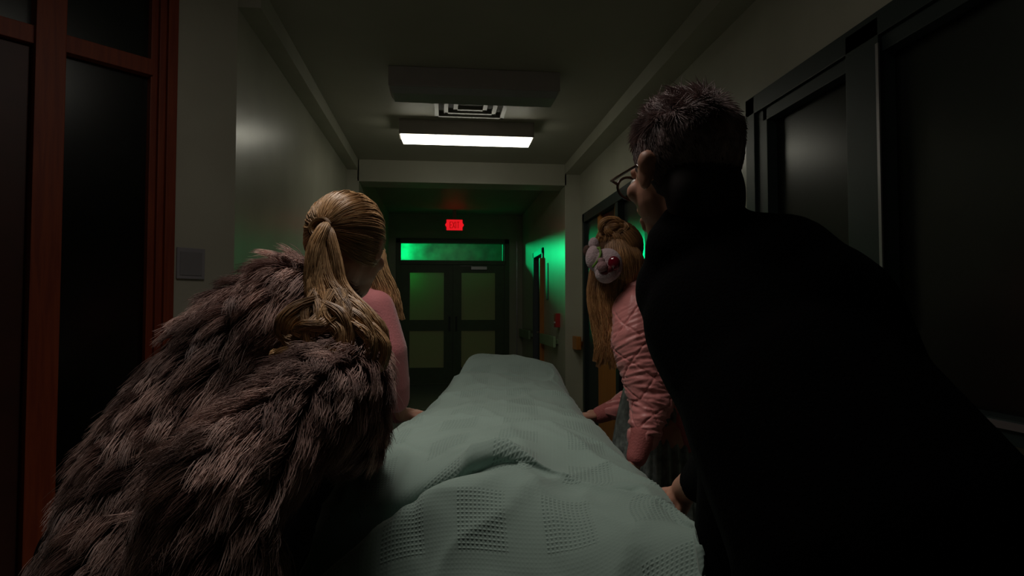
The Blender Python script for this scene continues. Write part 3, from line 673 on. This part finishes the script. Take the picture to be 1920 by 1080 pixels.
# ---------------------------------------------------------------- woman in fur coat (left)
J = dict(head=at(655, 470, 1.50), neck=at(590, 585, 1.46), chest=at(520, 690, 1.45), pelvis=V3(-.56, 1.33, .84),
         ls=at(475, 610, 1.45), rs=at(665, 690, 1.40))
J['B'] = basis((.35, 1, -.28))
J['lh'] = J['pelvis']+V3(-.09, .02, -.02); J['rh'] = J['pelvis']+V3(.09, -.01, -.02)
J['lk'] = V3(-.62, 1.38, .46); J['rk'] = V3(-.29, 1.27, .49); J['la'] = V3(-.64, 1.30, .09); J['ra'] = V3(-.29, 1.05, .09)
J['le'] = at(600, 820, 1.60); J['re'] = at(650, 800, 1.36)
J['lw'] = at(680, 812, 1.86); J['rw'] = at(668, 838, 1.60)
J['lhd'] = V3(.9, .5, -.1); J['rhd'] = V3(.7, .7, -.1); J['lhn'] = V3(0, 0, 1); J['rhn'] = V3(0, 0, 1)
p1 = thing('person', 'person with blonde ponytail in a shaggy mauve brown fur coat pushing from the left', 'person', (-.5, 1.05, 0))
obj('body', blob(body_prims(J, .95), .0045, 4), M['skin'], p1)
trousers(J, p1, M['blackp']); shoes(J, p1, M['leather'])
eyes(J['head'], J['B'], p1)
cp = [cap(at(550, 590, 1.44), at(450, 695, 1.40), .115, .13), cap(at(450, 695, 1.40), at(318, 905, 1.30), .13, .15), cap(at(318, 905, 1.30), at(265, 1110, 1.20), .15, .16),
      cap(at(265, 1110, 1.20), at(280, 1380, 1.16), .165, .18),
      cap(at(480, 600, 1.44), at(430, 660, 1.40), .085, .10), cap(at(590, 610, 1.44), at(640, 690, 1.38), .10, .085),
      cap(at(640, 690, 1.36), at(645, 790, 1.36), .082, .072), cap(at(640, 790, 1.36), at(655, 815, 1.52), .072, .06),
      cap(at(470, 610, 1.46), at(590, 810, 1.58), .08, .07), cap(at(590, 810, 1.58), at(650, 810, 1.75), .07, .055),
      cap(at(640, 715, 1.30), at(560, 770, 1.16), .078, .078), cap(at(560, 770, 1.16), at(420, 905, 1.03), .078, .082), cap(at(420, 905, 1.03), at(385, 1110, .98), .082, .095),
      cap(at(385, 1110, .98), at(370, 1400, 1.0), .095, .12)]
coat = blob(cp, .011, 5)
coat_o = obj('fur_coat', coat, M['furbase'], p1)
# fur
def fur(me, n, length, rad, comb, keep=None, clumps=2600):
    me.calc_loop_triangles(); nt_ = len(me.loop_triangles)
    tri = np.empty(nt_*3, np.int32); me.loop_triangles.foreach_get('vertices', tri); tri = tri.reshape(-1, 3)
    vc = np.empty(len(me.vertices)*3, np.float32); me.vertices.foreach_get('co', vc); vc = vc.reshape(-1, 3)
    A, Bv, Cv = vc[tri[:, 0]], vc[tri[:, 1]], vc[tri[:, 2]]; cr_ = np.cross(Bv-A, Cv-A); ar = np.linalg.norm(cr_, axis=1); nr = cr_/(ar[:, None]+1e-12)
    pick = RNG.choice(nt_, n+clumps, p=ar/ar.sum()); r1 = np.sqrt(RNG.random(n+clumps)); r2 = RNG.random(n+clumps)
    P0 = A[pick]*(1-r1)[:, None]+Bv[pick]*(r1*(1-r2))[:, None]+Cv[pick]*(r1*r2)[:, None]; Nn = nr[pick]
    cl, cn = P0[n:], Nn[n:]; P0, Nn = P0[:n], Nn[:n]
    # nearest clump through a coarse search
    near = np.empty(n, np.int32)
    for s in range(0, n, 4000):
        d2 = ((P0[s:s+4000, None]-cl[None])**2).sum(2); near[s:s+4000] = d2.argmin(1)
    K = 6; t = np.linspace(0, 1, K)
    def direct(N_, rnd):
        cb = np.array(comb)[None]+rnd; tg = cb-N_*(cb*N_).sum(1, keepdims=True); tg /= np.linalg.norm(tg, axis=1, keepdims=True)+1e-9; return tg
    cdir = direct(cn, RNG.normal(0, .24, cl.shape)); clen = length*RNG.uniform(.7, 1.3, len(cl))
    ctip = cl+cdir*clen[:, None]*.86+cn*clen[:, None]*.36
    tip0 = P0+(cdir[near]*clen[near][:, None]*.86+Nn*clen[near][:, None]*.34)
    tip = tip0*.48+ctip[near]*.52+RNG.normal(0, .0060, P0.shape)
    mid = P0+Nn*(clen[near]*.42)[:, None]+cdir[near]*(clen[near]*.28)[:, None]+(tip-tip0)*.25
    P = ((1-t)**2)[None, :, None]*P0[:, None]+(2*t*(1-t))[None, :, None]*mid[:, None]+(t**2)[None, :, None]*tip[:, None]
    Rr = rad*np.array([1, 1, .95, .8, .55, .2])[None]*RNG.uniform(.7, 1.3, n)[:, None]
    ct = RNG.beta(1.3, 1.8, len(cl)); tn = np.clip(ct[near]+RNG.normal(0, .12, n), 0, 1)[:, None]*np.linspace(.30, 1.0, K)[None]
    return tubes(P, Rr, tn)
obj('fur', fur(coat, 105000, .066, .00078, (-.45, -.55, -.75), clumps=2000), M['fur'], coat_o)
# head hair
hc = J['head']; Bq = J['B']
pt = at(607, 432, 1.40)       # ponytail root
cen = hc+Bq @ V3(0, -.014, .026)
cap_me = blob([ell(cen, .083, .100, .096, Bq)], .008, 3)
for v in cap_me.vertices:
    l = Bq.transposed() @ (v.co-cen)
    if l.y > .02 and l.z < .055: v.co = cen+(v.co-cen)*.80        # leave the face free
    elif l.z < -.055: v.co = cen+(v.co-cen)*.85
hair = obj('hair', cap_me, mat('hair_under_colour', (.10, .045, .016), .6, noise_amt=.3, nscale=20), p1)
acc = lambda v: not (v.y > .35 and v.z < .45) and v.z > -.62
sc_ = scalp(cen, Bq, .085, .102, .098, pt, 9000, accept=acc, lift=.007, jit=.05)
obj('combed_hair', locks_mesh([sc_]), M['blonde'], hair)
LK = []
A_ = lambda *q: [at(*p) for p in q]
LK.append(lock(A_((615, 425, 1.42), (606, 432, 1.38), (592, 470, 1.36), (590, 530, 1.34), (600, 590, 1.31)), 1500, (.012, .020, .026, .028, .03), K=22, flat=.7))
LK.append(lock(A_((612, 426, 1.42), (616, 440, 1.38), (628, 490, 1.36), (640, 540, 1.34), (675, 580, 1.31), (712, 620, 1.29), (722, 665, 1.29)), 1300, (.010, .016, .018, .018, .018, .018, .006), K=22, flat=.7))
LK.append(lock(A_((610, 428, 1.41), (604, 460, 1.37), (612, 520, 1.34), (640, 560, 1.31), (680, 590, 1.28), (690, 640, 1.27)), 900, (.010, .014, .015, .015, .014, .006), K=22, flat=.7))
curls = [((600, 560, 1.30), (560, 575, 1.27), (530, 600, 1.25), (530, 630, 1.25), (560, 640, 1.24)),
         ((605, 570, 1.29), (640, 590, 1.26), (655, 630, 1.25), (640, 680, 1.24), (625, 695, 1.24), (640, 680, 1.235), (655, 650, 1.24)),
         ((640, 575, 1.29), (680, 600, 1.27), (700, 640, 1.26), (690, 680, 1.26), (672, 660, 1.255)),
         ((590, 580, 1.29), (550, 600, 1.26), (540, 640, 1.25), (580, 655, 1.235), (620, 660, 1.23), (640, 690, 1.235)),
         ((580, 650, 1.26), (540, 660, 1.24), (515, 668, 1.235), (520, 655, 1.24)),
         ((620, 590, 1.28), (600, 610, 1.25), (570, 610, 1.24), (555, 620, 1.24), (580, 632, 1.235)),
         ((670, 600, 1.28), (700, 620, 1.27), (722, 650, 1.26), (715, 685, 1.26), (690, 700, 1.26)),
         ((615, 600, 1.27), (640, 620, 1.25), (635, 660, 1.24), (600, 690, 1.235), (585, 670, 1.235)),
         ((600, 590, 1.27), (575, 625, 1.24), (590, 665, 1.235), (625, 700, 1.235), (645, 675, 1.235))]
for cc in curls: LK.append(lock(A_(*cc), 420, (.010, .013, .012, .010, .004), K=22, wav=.003, flat=.8))
for _ in range(9):
    x0 = random.uniform(585, 650)
    LK.append(lock(A_((x0, 545, 1.31), (x0+random.uniform(-30, 30), 590, 1.27), (x0+random.uniform(-50, 50), 630, 1.25), (x0+random.uniform(-40, 50), 665, 1.245)), 160, (.008, .010, .009, .003), K=22, wav=.006))
obj('ponytail', locks_mesh(LK), M['blonde'], hair)
# wrap of hair round the ponytail base and loose side twist
tw_ = []
for k in range(2): tw_.append(lock([pt+Bq @ V3(.022*math.cos(a), -.012*k-.004, .020*math.sin(a)) for a in np.linspace(.3, 6.2, 8)], 220, (.005, .006, .005), K=22, wav=.001))
obj('twist', locks_mesh(tw_), M['blonde'], hair)

# ---------------------------------------------------------------- man in black (right)
J = dict(head=at(1280, 330, 1.09), neck=at(1345, 460, 1.05), chest=at(1420, 640, 1.0), pelvis=V3(.66, .78, .96), ls=at(1275, 545, 1.08), rs=at(1560, 590, .93))
J['B'] = basis((-.30, 1, -.12)); J['hs'] = 1.08
J['lh'] = J['pelvis']+V3(-.09, .02, -.03); J['rh'] = J['pelvis']+V3(.09, -.01, -.03)
J['lk'] = V3(.56, 1.0, .50); J['rk'] = V3(.78, .72, .50); J['la'] = V3(.56, .82, .09); J['ra'] = V3(.82, .40, .09)
J['le'] = at(1390, 855, 1.02); J['re'] = at(1640, 900, .86)
J['lw'] = at(1284, 918, 1.33); J['rw'] = at(1460, 1010, .98)
J['lhd'] = V3(-.50, .2, -.85); J['rhd'] = V3(-.6, .5, -.6); J['lhn'] = V3(1, 0, .5); J['rhn'] = V3(0, 0, 1)
p2 = thing('person', 'person with short grey brown hair, glasses and a black coat, closest on the right', 'person', (.66, .8, 0))
obj('body', blob(body_prims(J, 1.08, curl=.7), .0045, 4), M['skin'], p2)
trousers(J, p2, M['black']); shoes(J, p2, M['leather']); eyes(J['head'], J['B'], p2, 1.06)
jk = [cap(at(1330, 490, 1.06), at(1460, 520, .98), .085, .10), cap(at(1285, 545, 1.08), at(1520, 590, .95), .085, .115), cap(at(1380, 600, 1.03), at(1500, 760, .92), .15, .16), cap(at(1500, 760, .92), at(1660, 1020, .80), .17, .19),
      cap(at(1660, 1020, .80), at(1700, 1300, .80), .19, .20), cap(at(1345, 620, 1.08), at(1465, 840, 1.0), .11, .13),
      cap(at(1285, 545, 1.08), J['le'], .078, .070), cap(J['le'], at(1312, 905, 1.26), .066, .042),
      cap(at(1560, 590, .93), at(1660, 850, .84), .095, .09), cap(J['re'], J['rw'], .07, .045), cap(at(1450, 860, .98), at(1430, 1180, 1.02), .11, .115), cap(at(1300, 468, 1.05), at(1318, 425, 1.05), .080, .068), cap(at(1335, 440, 1.03), at(1350, 412, 1.03), .055, .042)]
obj('coat', blob(jk, .011, 6), M['black'], p2)
hc = J['head']; Bq = J['B']; cen = hc+Bq @ V3(0, -.014, .034)
cm = blob([ell(cen, .084, .104, .098, Bq), ell(hc+Bq @ V3(0, -.052, -.045), .070, .055, .085, Bq)], .008, 3)
for v in cm.vertices:
    l = Bq.transposed() @ (v.co-cen)
    if l.y > .015 and l.z < .04: v.co = cen+(v.co-cen)*.80
hair = obj('hair', cm, mat('short_hair_under_colour', (.020, .014, .013), .8, noise_amt=.3, nscale=20), p2)
n = 15000; P = []; T = []
while len(P) < n:
    v = Vector((random.gauss(0, 1), random.gauss(0, 1), random.gauss(0, 1))).normalized()
    if v.y > .45 and v.z < .5: continue
    if v.z < -.75 or (v.z < -.2 and abs(v.x) > .5 and v.y > .0): continue
    top = max(0, min(1, (v.z+.05)/.95)); ln = .007+.019*top*(.6+.8*random.random())
    rt = Vector((v.x*.083, v.y*.103, v.z*.096)); nrm = Vector((v.x/.083, v.y/.103, v.z/.096)).normalized()
    q = noise.noise_vector(v*4.5); cmb = Vector((q.x*1.4, .5+q.y*1.2, -.45*(1-top)+q.z*.7))
    cmb = cmb.lerp(Vector((q.x*.3, -.5, -1.2)), max(0, min(1, (.62-top)/.4)))
    cmb = cmb-nrm*cmb.dot(nrm); dr_ = (nrm*(.05+.20*top)+cmb*1.1+Vector((random.gauss(0, .12), random.gauss(0, .12), random.gauss(0, .12)))).normalized()
    bend = cmb.normalized()*.5 if cmb.length > 0 else Vector()
    P.append([tuple(cen+Bq @ (rt+(dr_*t+bend*t*t*.9)*ln)) for t in (0, .3, .6, .85, 1)])
    T.append(np.full(5, np.clip(.35+.6*noise.noise(v*7)+.35*random.random(), 0, 1)))
P = np.array(P); Rr = np.ones(P.shape[:2])*.0008*np.array([1, 1, .9, .6, .2])[None]
obj('short_strands', tubes(P, Rr, np.array(T)), M['grey_hair'], hair)
# glasses
gl = []; s = 1.06
def GP(x, y, z): return hc+Bq @ (V3(x, y, z)*s)
for sx in (-1, 1):
    ring = [GP(sx*.034+.025*math.cos(a), .100, .006+.020*math.sin(a)) for a in np.linspace(0, 6.283, 25)]
    for a, b in zip(ring[:-1], ring[1:]): gl.append(cap(a, b, .0026, .0026, 6, 2))
    tm = [GP(sx*.060, .099, .012), GP(sx*.080, .085, .012), GP(sx*.086, .0, .010), GP(sx*.084, -.02, -.01)]
    for a, b in zip(tm[:-1], tm[1:]): gl.append(cap(a, b, .0026, .0022, 6, 2))
gl.append(cap(GP(-.010, .103, .012), GP(.010, .103, .012), .0025, .0025, 6, 2))
gs = smooth(obj('glasses', join(gl), M['tort'], p2))
bm = bmesh.new()
for sx in (-1, 1):
    vv = [bm.verts.new(GP(sx*.034+.024*math.cos(a), .100, .006+.019*math.sin(a))) for a in np.linspace(0, 6.283, 25)[:-1]]; bm.faces.new(vv)
obj('lens', bm, glass_mat('spectacle_lens', (.95, .95, .95)), gs)

# ---------------------------------------------------------------- pink quilted jacket (right)
J = dict(head=at(1160, 480, 2.45), neck=at(1195, 548, 2.42), chest=at(1232, 640, 2.45), pelvis=V3(.85, 2.42, .86), ls=at(1205, 600, 2.34), rs=at(1205, 590, 2.62))
J['B'] = basis((-.55, -.85, -.22)); J['hs'] = .96
J['lh'] = J['pelvis']+V3(.0, -.08, -.02); J['rh'] = J['pelvis']+V3(0, .09, -.02)
J['lk'] = V3(.80, 2.36, .46); J['rk'] = V3(.84, 2.56, .46); J['la'] = V3(.90, 2.30, .09); J['ra'] = V3(.93, 2.60, .09); J['foot'] = V3(-.9, .4, 0).normalized()
J['le'] = at(1222, 755, 2.26); J['re'] = at(1205, 745, 2.66); J['lw'] = at(1192, 862, 2.18); J['rw'] = at(1122, 778, 2.72)
J['lhd'] = V3(-.25, .25, -.8); J['rhd'] = V3(-1, .1, -.1); J['lhn'] = V3(.6, -.7, .2); J['rhn'] = V3(0, 0, 1)
p3 = thing('person', 'person in pink quilted jacket with hair bun and pale plush mask', 'person', (.88, 2.4, 0))
obj('body', blob(body_prims(J, .9, curl=.7), .0045, 4), M['skin'], p3)
shoes(J, p3, M['leather'])
lsl = [at(1188, 575, 2.33), J['le'], at(1207, 818, 2.22)]
jk = [cap(J['neck'], at(1225, 600, 2.46), .075, .12), cap(at(1225, 600, 2.46), at(1268, 770, 2.46), .135, .125), cap(at(1195, 588, 2.34), at(1222, 640, 2.40), .095, .10),
      cap(lsl[0]+V3(.02, 0, -.01), at(1192, 640, 2.30), .088, .092), cap(at(1192, 640, 2.30), J['le'], .090, .078), cap(J['le'], lsl[2], .076, .058),
      cap(J['rs'], J['re'], .085, .075), cap(J['re'], at(1152, 768, 2.70), .070, .050)]
qm = blob(jk, .0042, 10)
sa, sb, sc3 = lsl
def quilt(p):
    # distance along the nearest sleeve, angle around it
    best = None
    for base, a, b in ((0, sa, sb), ((sb-sa).length, sb, sc3)):
        ab_ = b-a; t = max(0, min(1, (p-a).dot(ab_)/ab_.length_squared)); d = (p-(a+ab_*t)).length
        if best is None or d < best[0]: best = (d, base+t*ab_.length, p-(a+ab_*t))
    d, s_, r_ = best; th = math.atan2(r_.x, -r_.y)
    q1 = (s_*7.5+th*.62) % 1; q2 = (s_*7.5-th*.62) % 1
    seam = max(math.exp(-min(q1, 1-q1)**2/.0008), math.exp(-min(q2, 1-q2)**2/.0008))
    w1 = .9*math.sin(th*1.0+s_*12); g = .3-2.0*abs(noise.noise(V3(s_*44+w1, th*.45, 1.0))); g2 = noise.noise(V3(s_*105+w1*1.4+math.sin(th*2+1), th*.8, 9))
    amp = .35+.65*min(1, max(0, s_/.22))
    return -.0050*seam+.0075*g*amp+.0042*g2*amp
displace(qm, quilt)
jo = obj('quilted_jacket', qm, M['pinkq'], p3)
obj('cuff', blob([cap(at(1206, 815, 2.21), at(1194, 856, 2.185), .046, .036)], .005, 4), M['pinkrib'], jo)
obj('cuff', blob([cap(at(1155, 766, 2.70), at(1124, 778, 2.72), .044, .036)], .005, 4), M['pinkrib'], jo)
hemc = at(1275, 800, 2.46)
obj('hem_band', blob([cap(hemc+V3(0, -.03, 0), hemc+V3(0, .05, 0), .128, .128), cap(hemc+V3(0, 0, .03), hemc+V3(0, 0, -.01), .125, .125)], .007, 4), M['pinkrib'], jo)
# pleated skirt
bm = bmesh.new(); rows = []
for i in range(22):
    t = i/21; rr = .135+.085*t**.8; z = 1.0-.50*t; ring = []
    for k in range(180):
        th = 2*math.pi*k/180; r_ = rr*(1+.035*math.sin(th*34)*min(1, t*3+.2)); ring.append(bm.verts.new((.85+r_*math.cos(th), 2.44+r_*1.05*math.sin(th), z+.01*math.sin(th*3))))
    rows.append(ring)
for i in range(21):
    for k in range(180): bm.faces.new((rows[i][k], rows[i][(k+1) % 180], rows[i+1][(k+1) % 180], rows[i+1][k]))
sk = smooth(obj('pleated_skirt', bm, M['skirt'], p3)); md = sk.modifiers.new('t', 'SOLIDIFY'); md.thickness = .003
# hair: crown, long lengths, bun
hc = J['head']; cen = hc+J['B'] @ V3(0, -.012, .026)*.96; Bq = J['B']
cm = blob([ell(cen, .085, .098, .094, Bq), cap(at(1172, 500, 2.47), at(1178, 545, 2.46), .075, .06)], .008, 3)
hair = obj('hair', cm, mat('auburn_under_colour', (.09, .04, .015), .7, noise_amt=.3, nscale=20), p3)
LK = []
bun = at(1150, 432, 2.42)
for k, (cx_, cz_, rx_, rz_, a0, a1, dy_) in enumerate(((0, 0, .030, .018, 2.0, -3.4, -.018), (.012, .004, .026, .02, 5.0, 9.6, -.026), (0, 0, .050, .028, 2.6, -2.4, 0), (.004, -.002, .034, .018, .4, 5.0, -.022), (-.006, .006, .046, .030, 3.9, .2, -.012), (.010, -.006, .048, .026, -.6, 3.4, -.016), (0, 0, .018, .010, 1.0, 6.5, -.034), (.0, -.012, .055, .016, 3.3, 6.1, -.014))):
    pts_ = [bun+V3(cx_+rx_*math.cos(a), dy_-.012*math.sin(a*1.3+k), cz_+rz_*math.sin(a)) for a in np.linspace(a0, a1, 8)]
    LK.append(lock(pts_, 380, (.006, .015, .017, .015, .006), K=20, wav=.003, fl=2.5))
obj('bun_core', blob([ell(bun+V3(0, .012, -.004), .040, .020, .022)], .006, 3), None, hair); bpy.context.scene.collection.objects[-1].data.materials.append(hair.data.materials[0])
obj('combed_hair', locks_mesh([scalp(cen, Bq, .087, .100, .097, bun, 4000, accept=lambda v: v.z > -.5 and not (v.y > .45 and v.z < .4), lift=.006, jit=.05)]), M['blonde2'], hair)
obj('hair_bun', locks_mesh(LK), M['blonde2'], hair)
LK = []
for k in range(26):      # sides of the head falling behind the shoulder
    t = k/25; x0 = 1118+78*t; x1 = 1108+105*t
    LK.append(lock([at(1140+38*t, 450, 2.40-.03*math.sin(math.pi*t)), at(1138+62*t, 482, 2.375-.03*math.sin(math.pi*t)), at(1146+58*t, 520, 2.385-.02*math.sin(math.pi*t)), at(1150+52*t, 556-14*t, 2.42)], 150, (.008, .013, .012, .009), K=20, wav=.003))
for k in range(22):      # long lengths hanging forward, left of the jacket
    t = k/21; x0 = 1110+62*t; x1 = 1106+55*t; x2 = 1120+38*t; ln = 690-35*abs(t-.55)+random.uniform(-30, 12)
    LK.append(lock([at(x0, 505, 2.38), at(x1, 550, 2.36), at(x1+6, 600, 2.35), at(x2, 645, 2.34), at(x2+random.uniform(-6, 12), ln, 2.34)], 150, (.010, .012, .012, .010, .004), K=20, wav=.010, tonelo=.35))
obj('long_lengths', locks_mesh(LK), M['blonde2'], hair)
# plush mask
mb = basis((-.38, -1, -.10)); mc = at(1140, 500, 2.30)
mc = at(1139, 497, 2.32)
mk = obj('plush_mask', blob([ell(mc, .055, .045, .062, mb), ell(at(1113, 484, 2.33), .030, .035, .046, mb), ell(at(1136, 512, 2.30), .040, .04, .038, mb)], .004, 4), M['mask'], p3)
obj('mask_brow', blob([ell(at(1113, 458, 2.34), .020, .018, .026, mb)], .004, 3), M['mask'], mk)
obj('mask_ear', blob([ell(at(1101, 471, 2.34), .017, .016, .023, mb)], .004, 3), mat('brown_plush', (.07, .035, .025), .9, bump=.4, bscale=140), mk)
obj('mask_nose', blob([ell(at(1129, 500, 2.265), .020, .016, .020, mb), ell(at(1127, 488, 2.27), .014, .012, .010, mb)], .003, 3), M['maskpink'], mk)
obj('mask_mouth', blob([ell(at(1134, 512, 2.272), .017, .014, .009, mb), ell(at(1142, 505, 2.270), .014, .013, .014, mb)], .003, 3), M['maskred'], mk)
ey_ = obj('mask_eye', blob([ell(at(1151, 494, 2.275), .023, .018, .027, mb)], .003, 3), M['eye'], mk); ey_['label'] = 'glossy dark red eye'
cd = spline([at(1124, 465, 2.30), at(1126, 476, 2.285), at(1121, 488, 2.28), at(1112, 500, 2.29)], 10)
obj('mask_cord', blob([cap(a, b, .005, .005, 8, 3) for a, b in zip(cd[:-1], cd[1:])]+[ell(at(1123, 465, 2.30), .009, .006, .006)], .003, 2), M['maskgreen'], mk)

# ---------------------------------------------------------------- pink fleece (left, half hidden)
J = dict(head=at(678, 492, 2.42), neck=at(672, 555, 2.40), chest=at(668, 640, 2.40), pelvis=V3(-.45, 2.30, .85), ls=at(640, 590, 2.55), rs=at(706, 590, 2.34))
J['B'] = basis((.5, .9, -.3)); J['hs'] = .94
J['lh'] = J['pelvis']+V3(-.06, .07, -.02); J['rh'] = J['pelvis']+V3(.06, -.07, -.02)
J['lk'] = V3(-.46, 2.46, .47); J['rk'] = V3(-.55, 2.26, .47); J['la'] = V3(-.50, 2.40, .09); J['ra'] = V3(-.60, 2.14, .09); J['foot'] = V3(.7, .7, 0)
J['le'] = at(690, 710, 2.60); J['re'] = at(733, 700, 2.34); J['lw'] = at(745, 775, 2.75); J['rw'] = at(752, 778, 2.44)
J['lhd'] = V3(1, .4, 0); J['rhd'] = V3(.9, .5, 0); J['lhn'] = V3(0, 0, 1); J['rhn'] = V3(0, 0, 1)
p4 = thing('person', 'person in a plain dusty pink top half hidden behind the fur coat', 'person', (-.42, 2.3, 0))
obj('body', blob(body_prims(J, .9), .0045, 4), M['skin'], p4)
trousers(J, p4, M['blackp']); shoes(J, p4, M['leather'])
tp = [cap(J['neck'], at(665, 640, 2.40), .085, .135), cap(at(665, 640, 2.40), at(650, 780, 2.34), .14, .135), cap(at(704, 580, 2.34), at(722, 660, 2.32), .072, .082), cap(at(722, 660, 2.32), at(738, 720, 2.34), .082, .060), cap(at(738, 715, 2.34), at(742, 748, 2.36), .060, .052),
      cap(J['ls'], J['le'], .08, .065), cap(J['le'], J['lw'], .06, .045)]
obj('pink_top', blob(tp, .008, 6), M['pinkplain'], p4)
hc = J['head']; Bq = J['B']; cen = hc+Bq @ V3(0, -.012, .024)
hair = obj('hair', blob([ell(cen, .080, .096, .090, Bq)], .008, 3), mat('fair_under_colour', (.16, .09, .035), .7, noise_amt=.3, nscale=20), p4)
obj('combed_hair', locks_mesh([scalp(cen, Bq, .083, .099, .094, cen+Bq @ V3(0, -.10, -.09), 3500, accept=lambda v: v.z > -.6 and not (v.y > .45 and v.z < .4), lift=.006, jit=.05)]), M['blonde'], hair)
LK = []
for k in range(18):
    t = k/17; x0 = 650+75*t
    LK.append(lock([at(x0-10, 458, 2.38), at(x0-2, 505, 2.36), at(x0+20*t-2, 550, 2.36), at(x0+32*t-2, 600-20*(1-t), 2.37)], 120, (.008, .012, .011, .005), K=16, wav=.007))
obj('long_lengths', locks_mesh(LK), M['blonde'], hair)
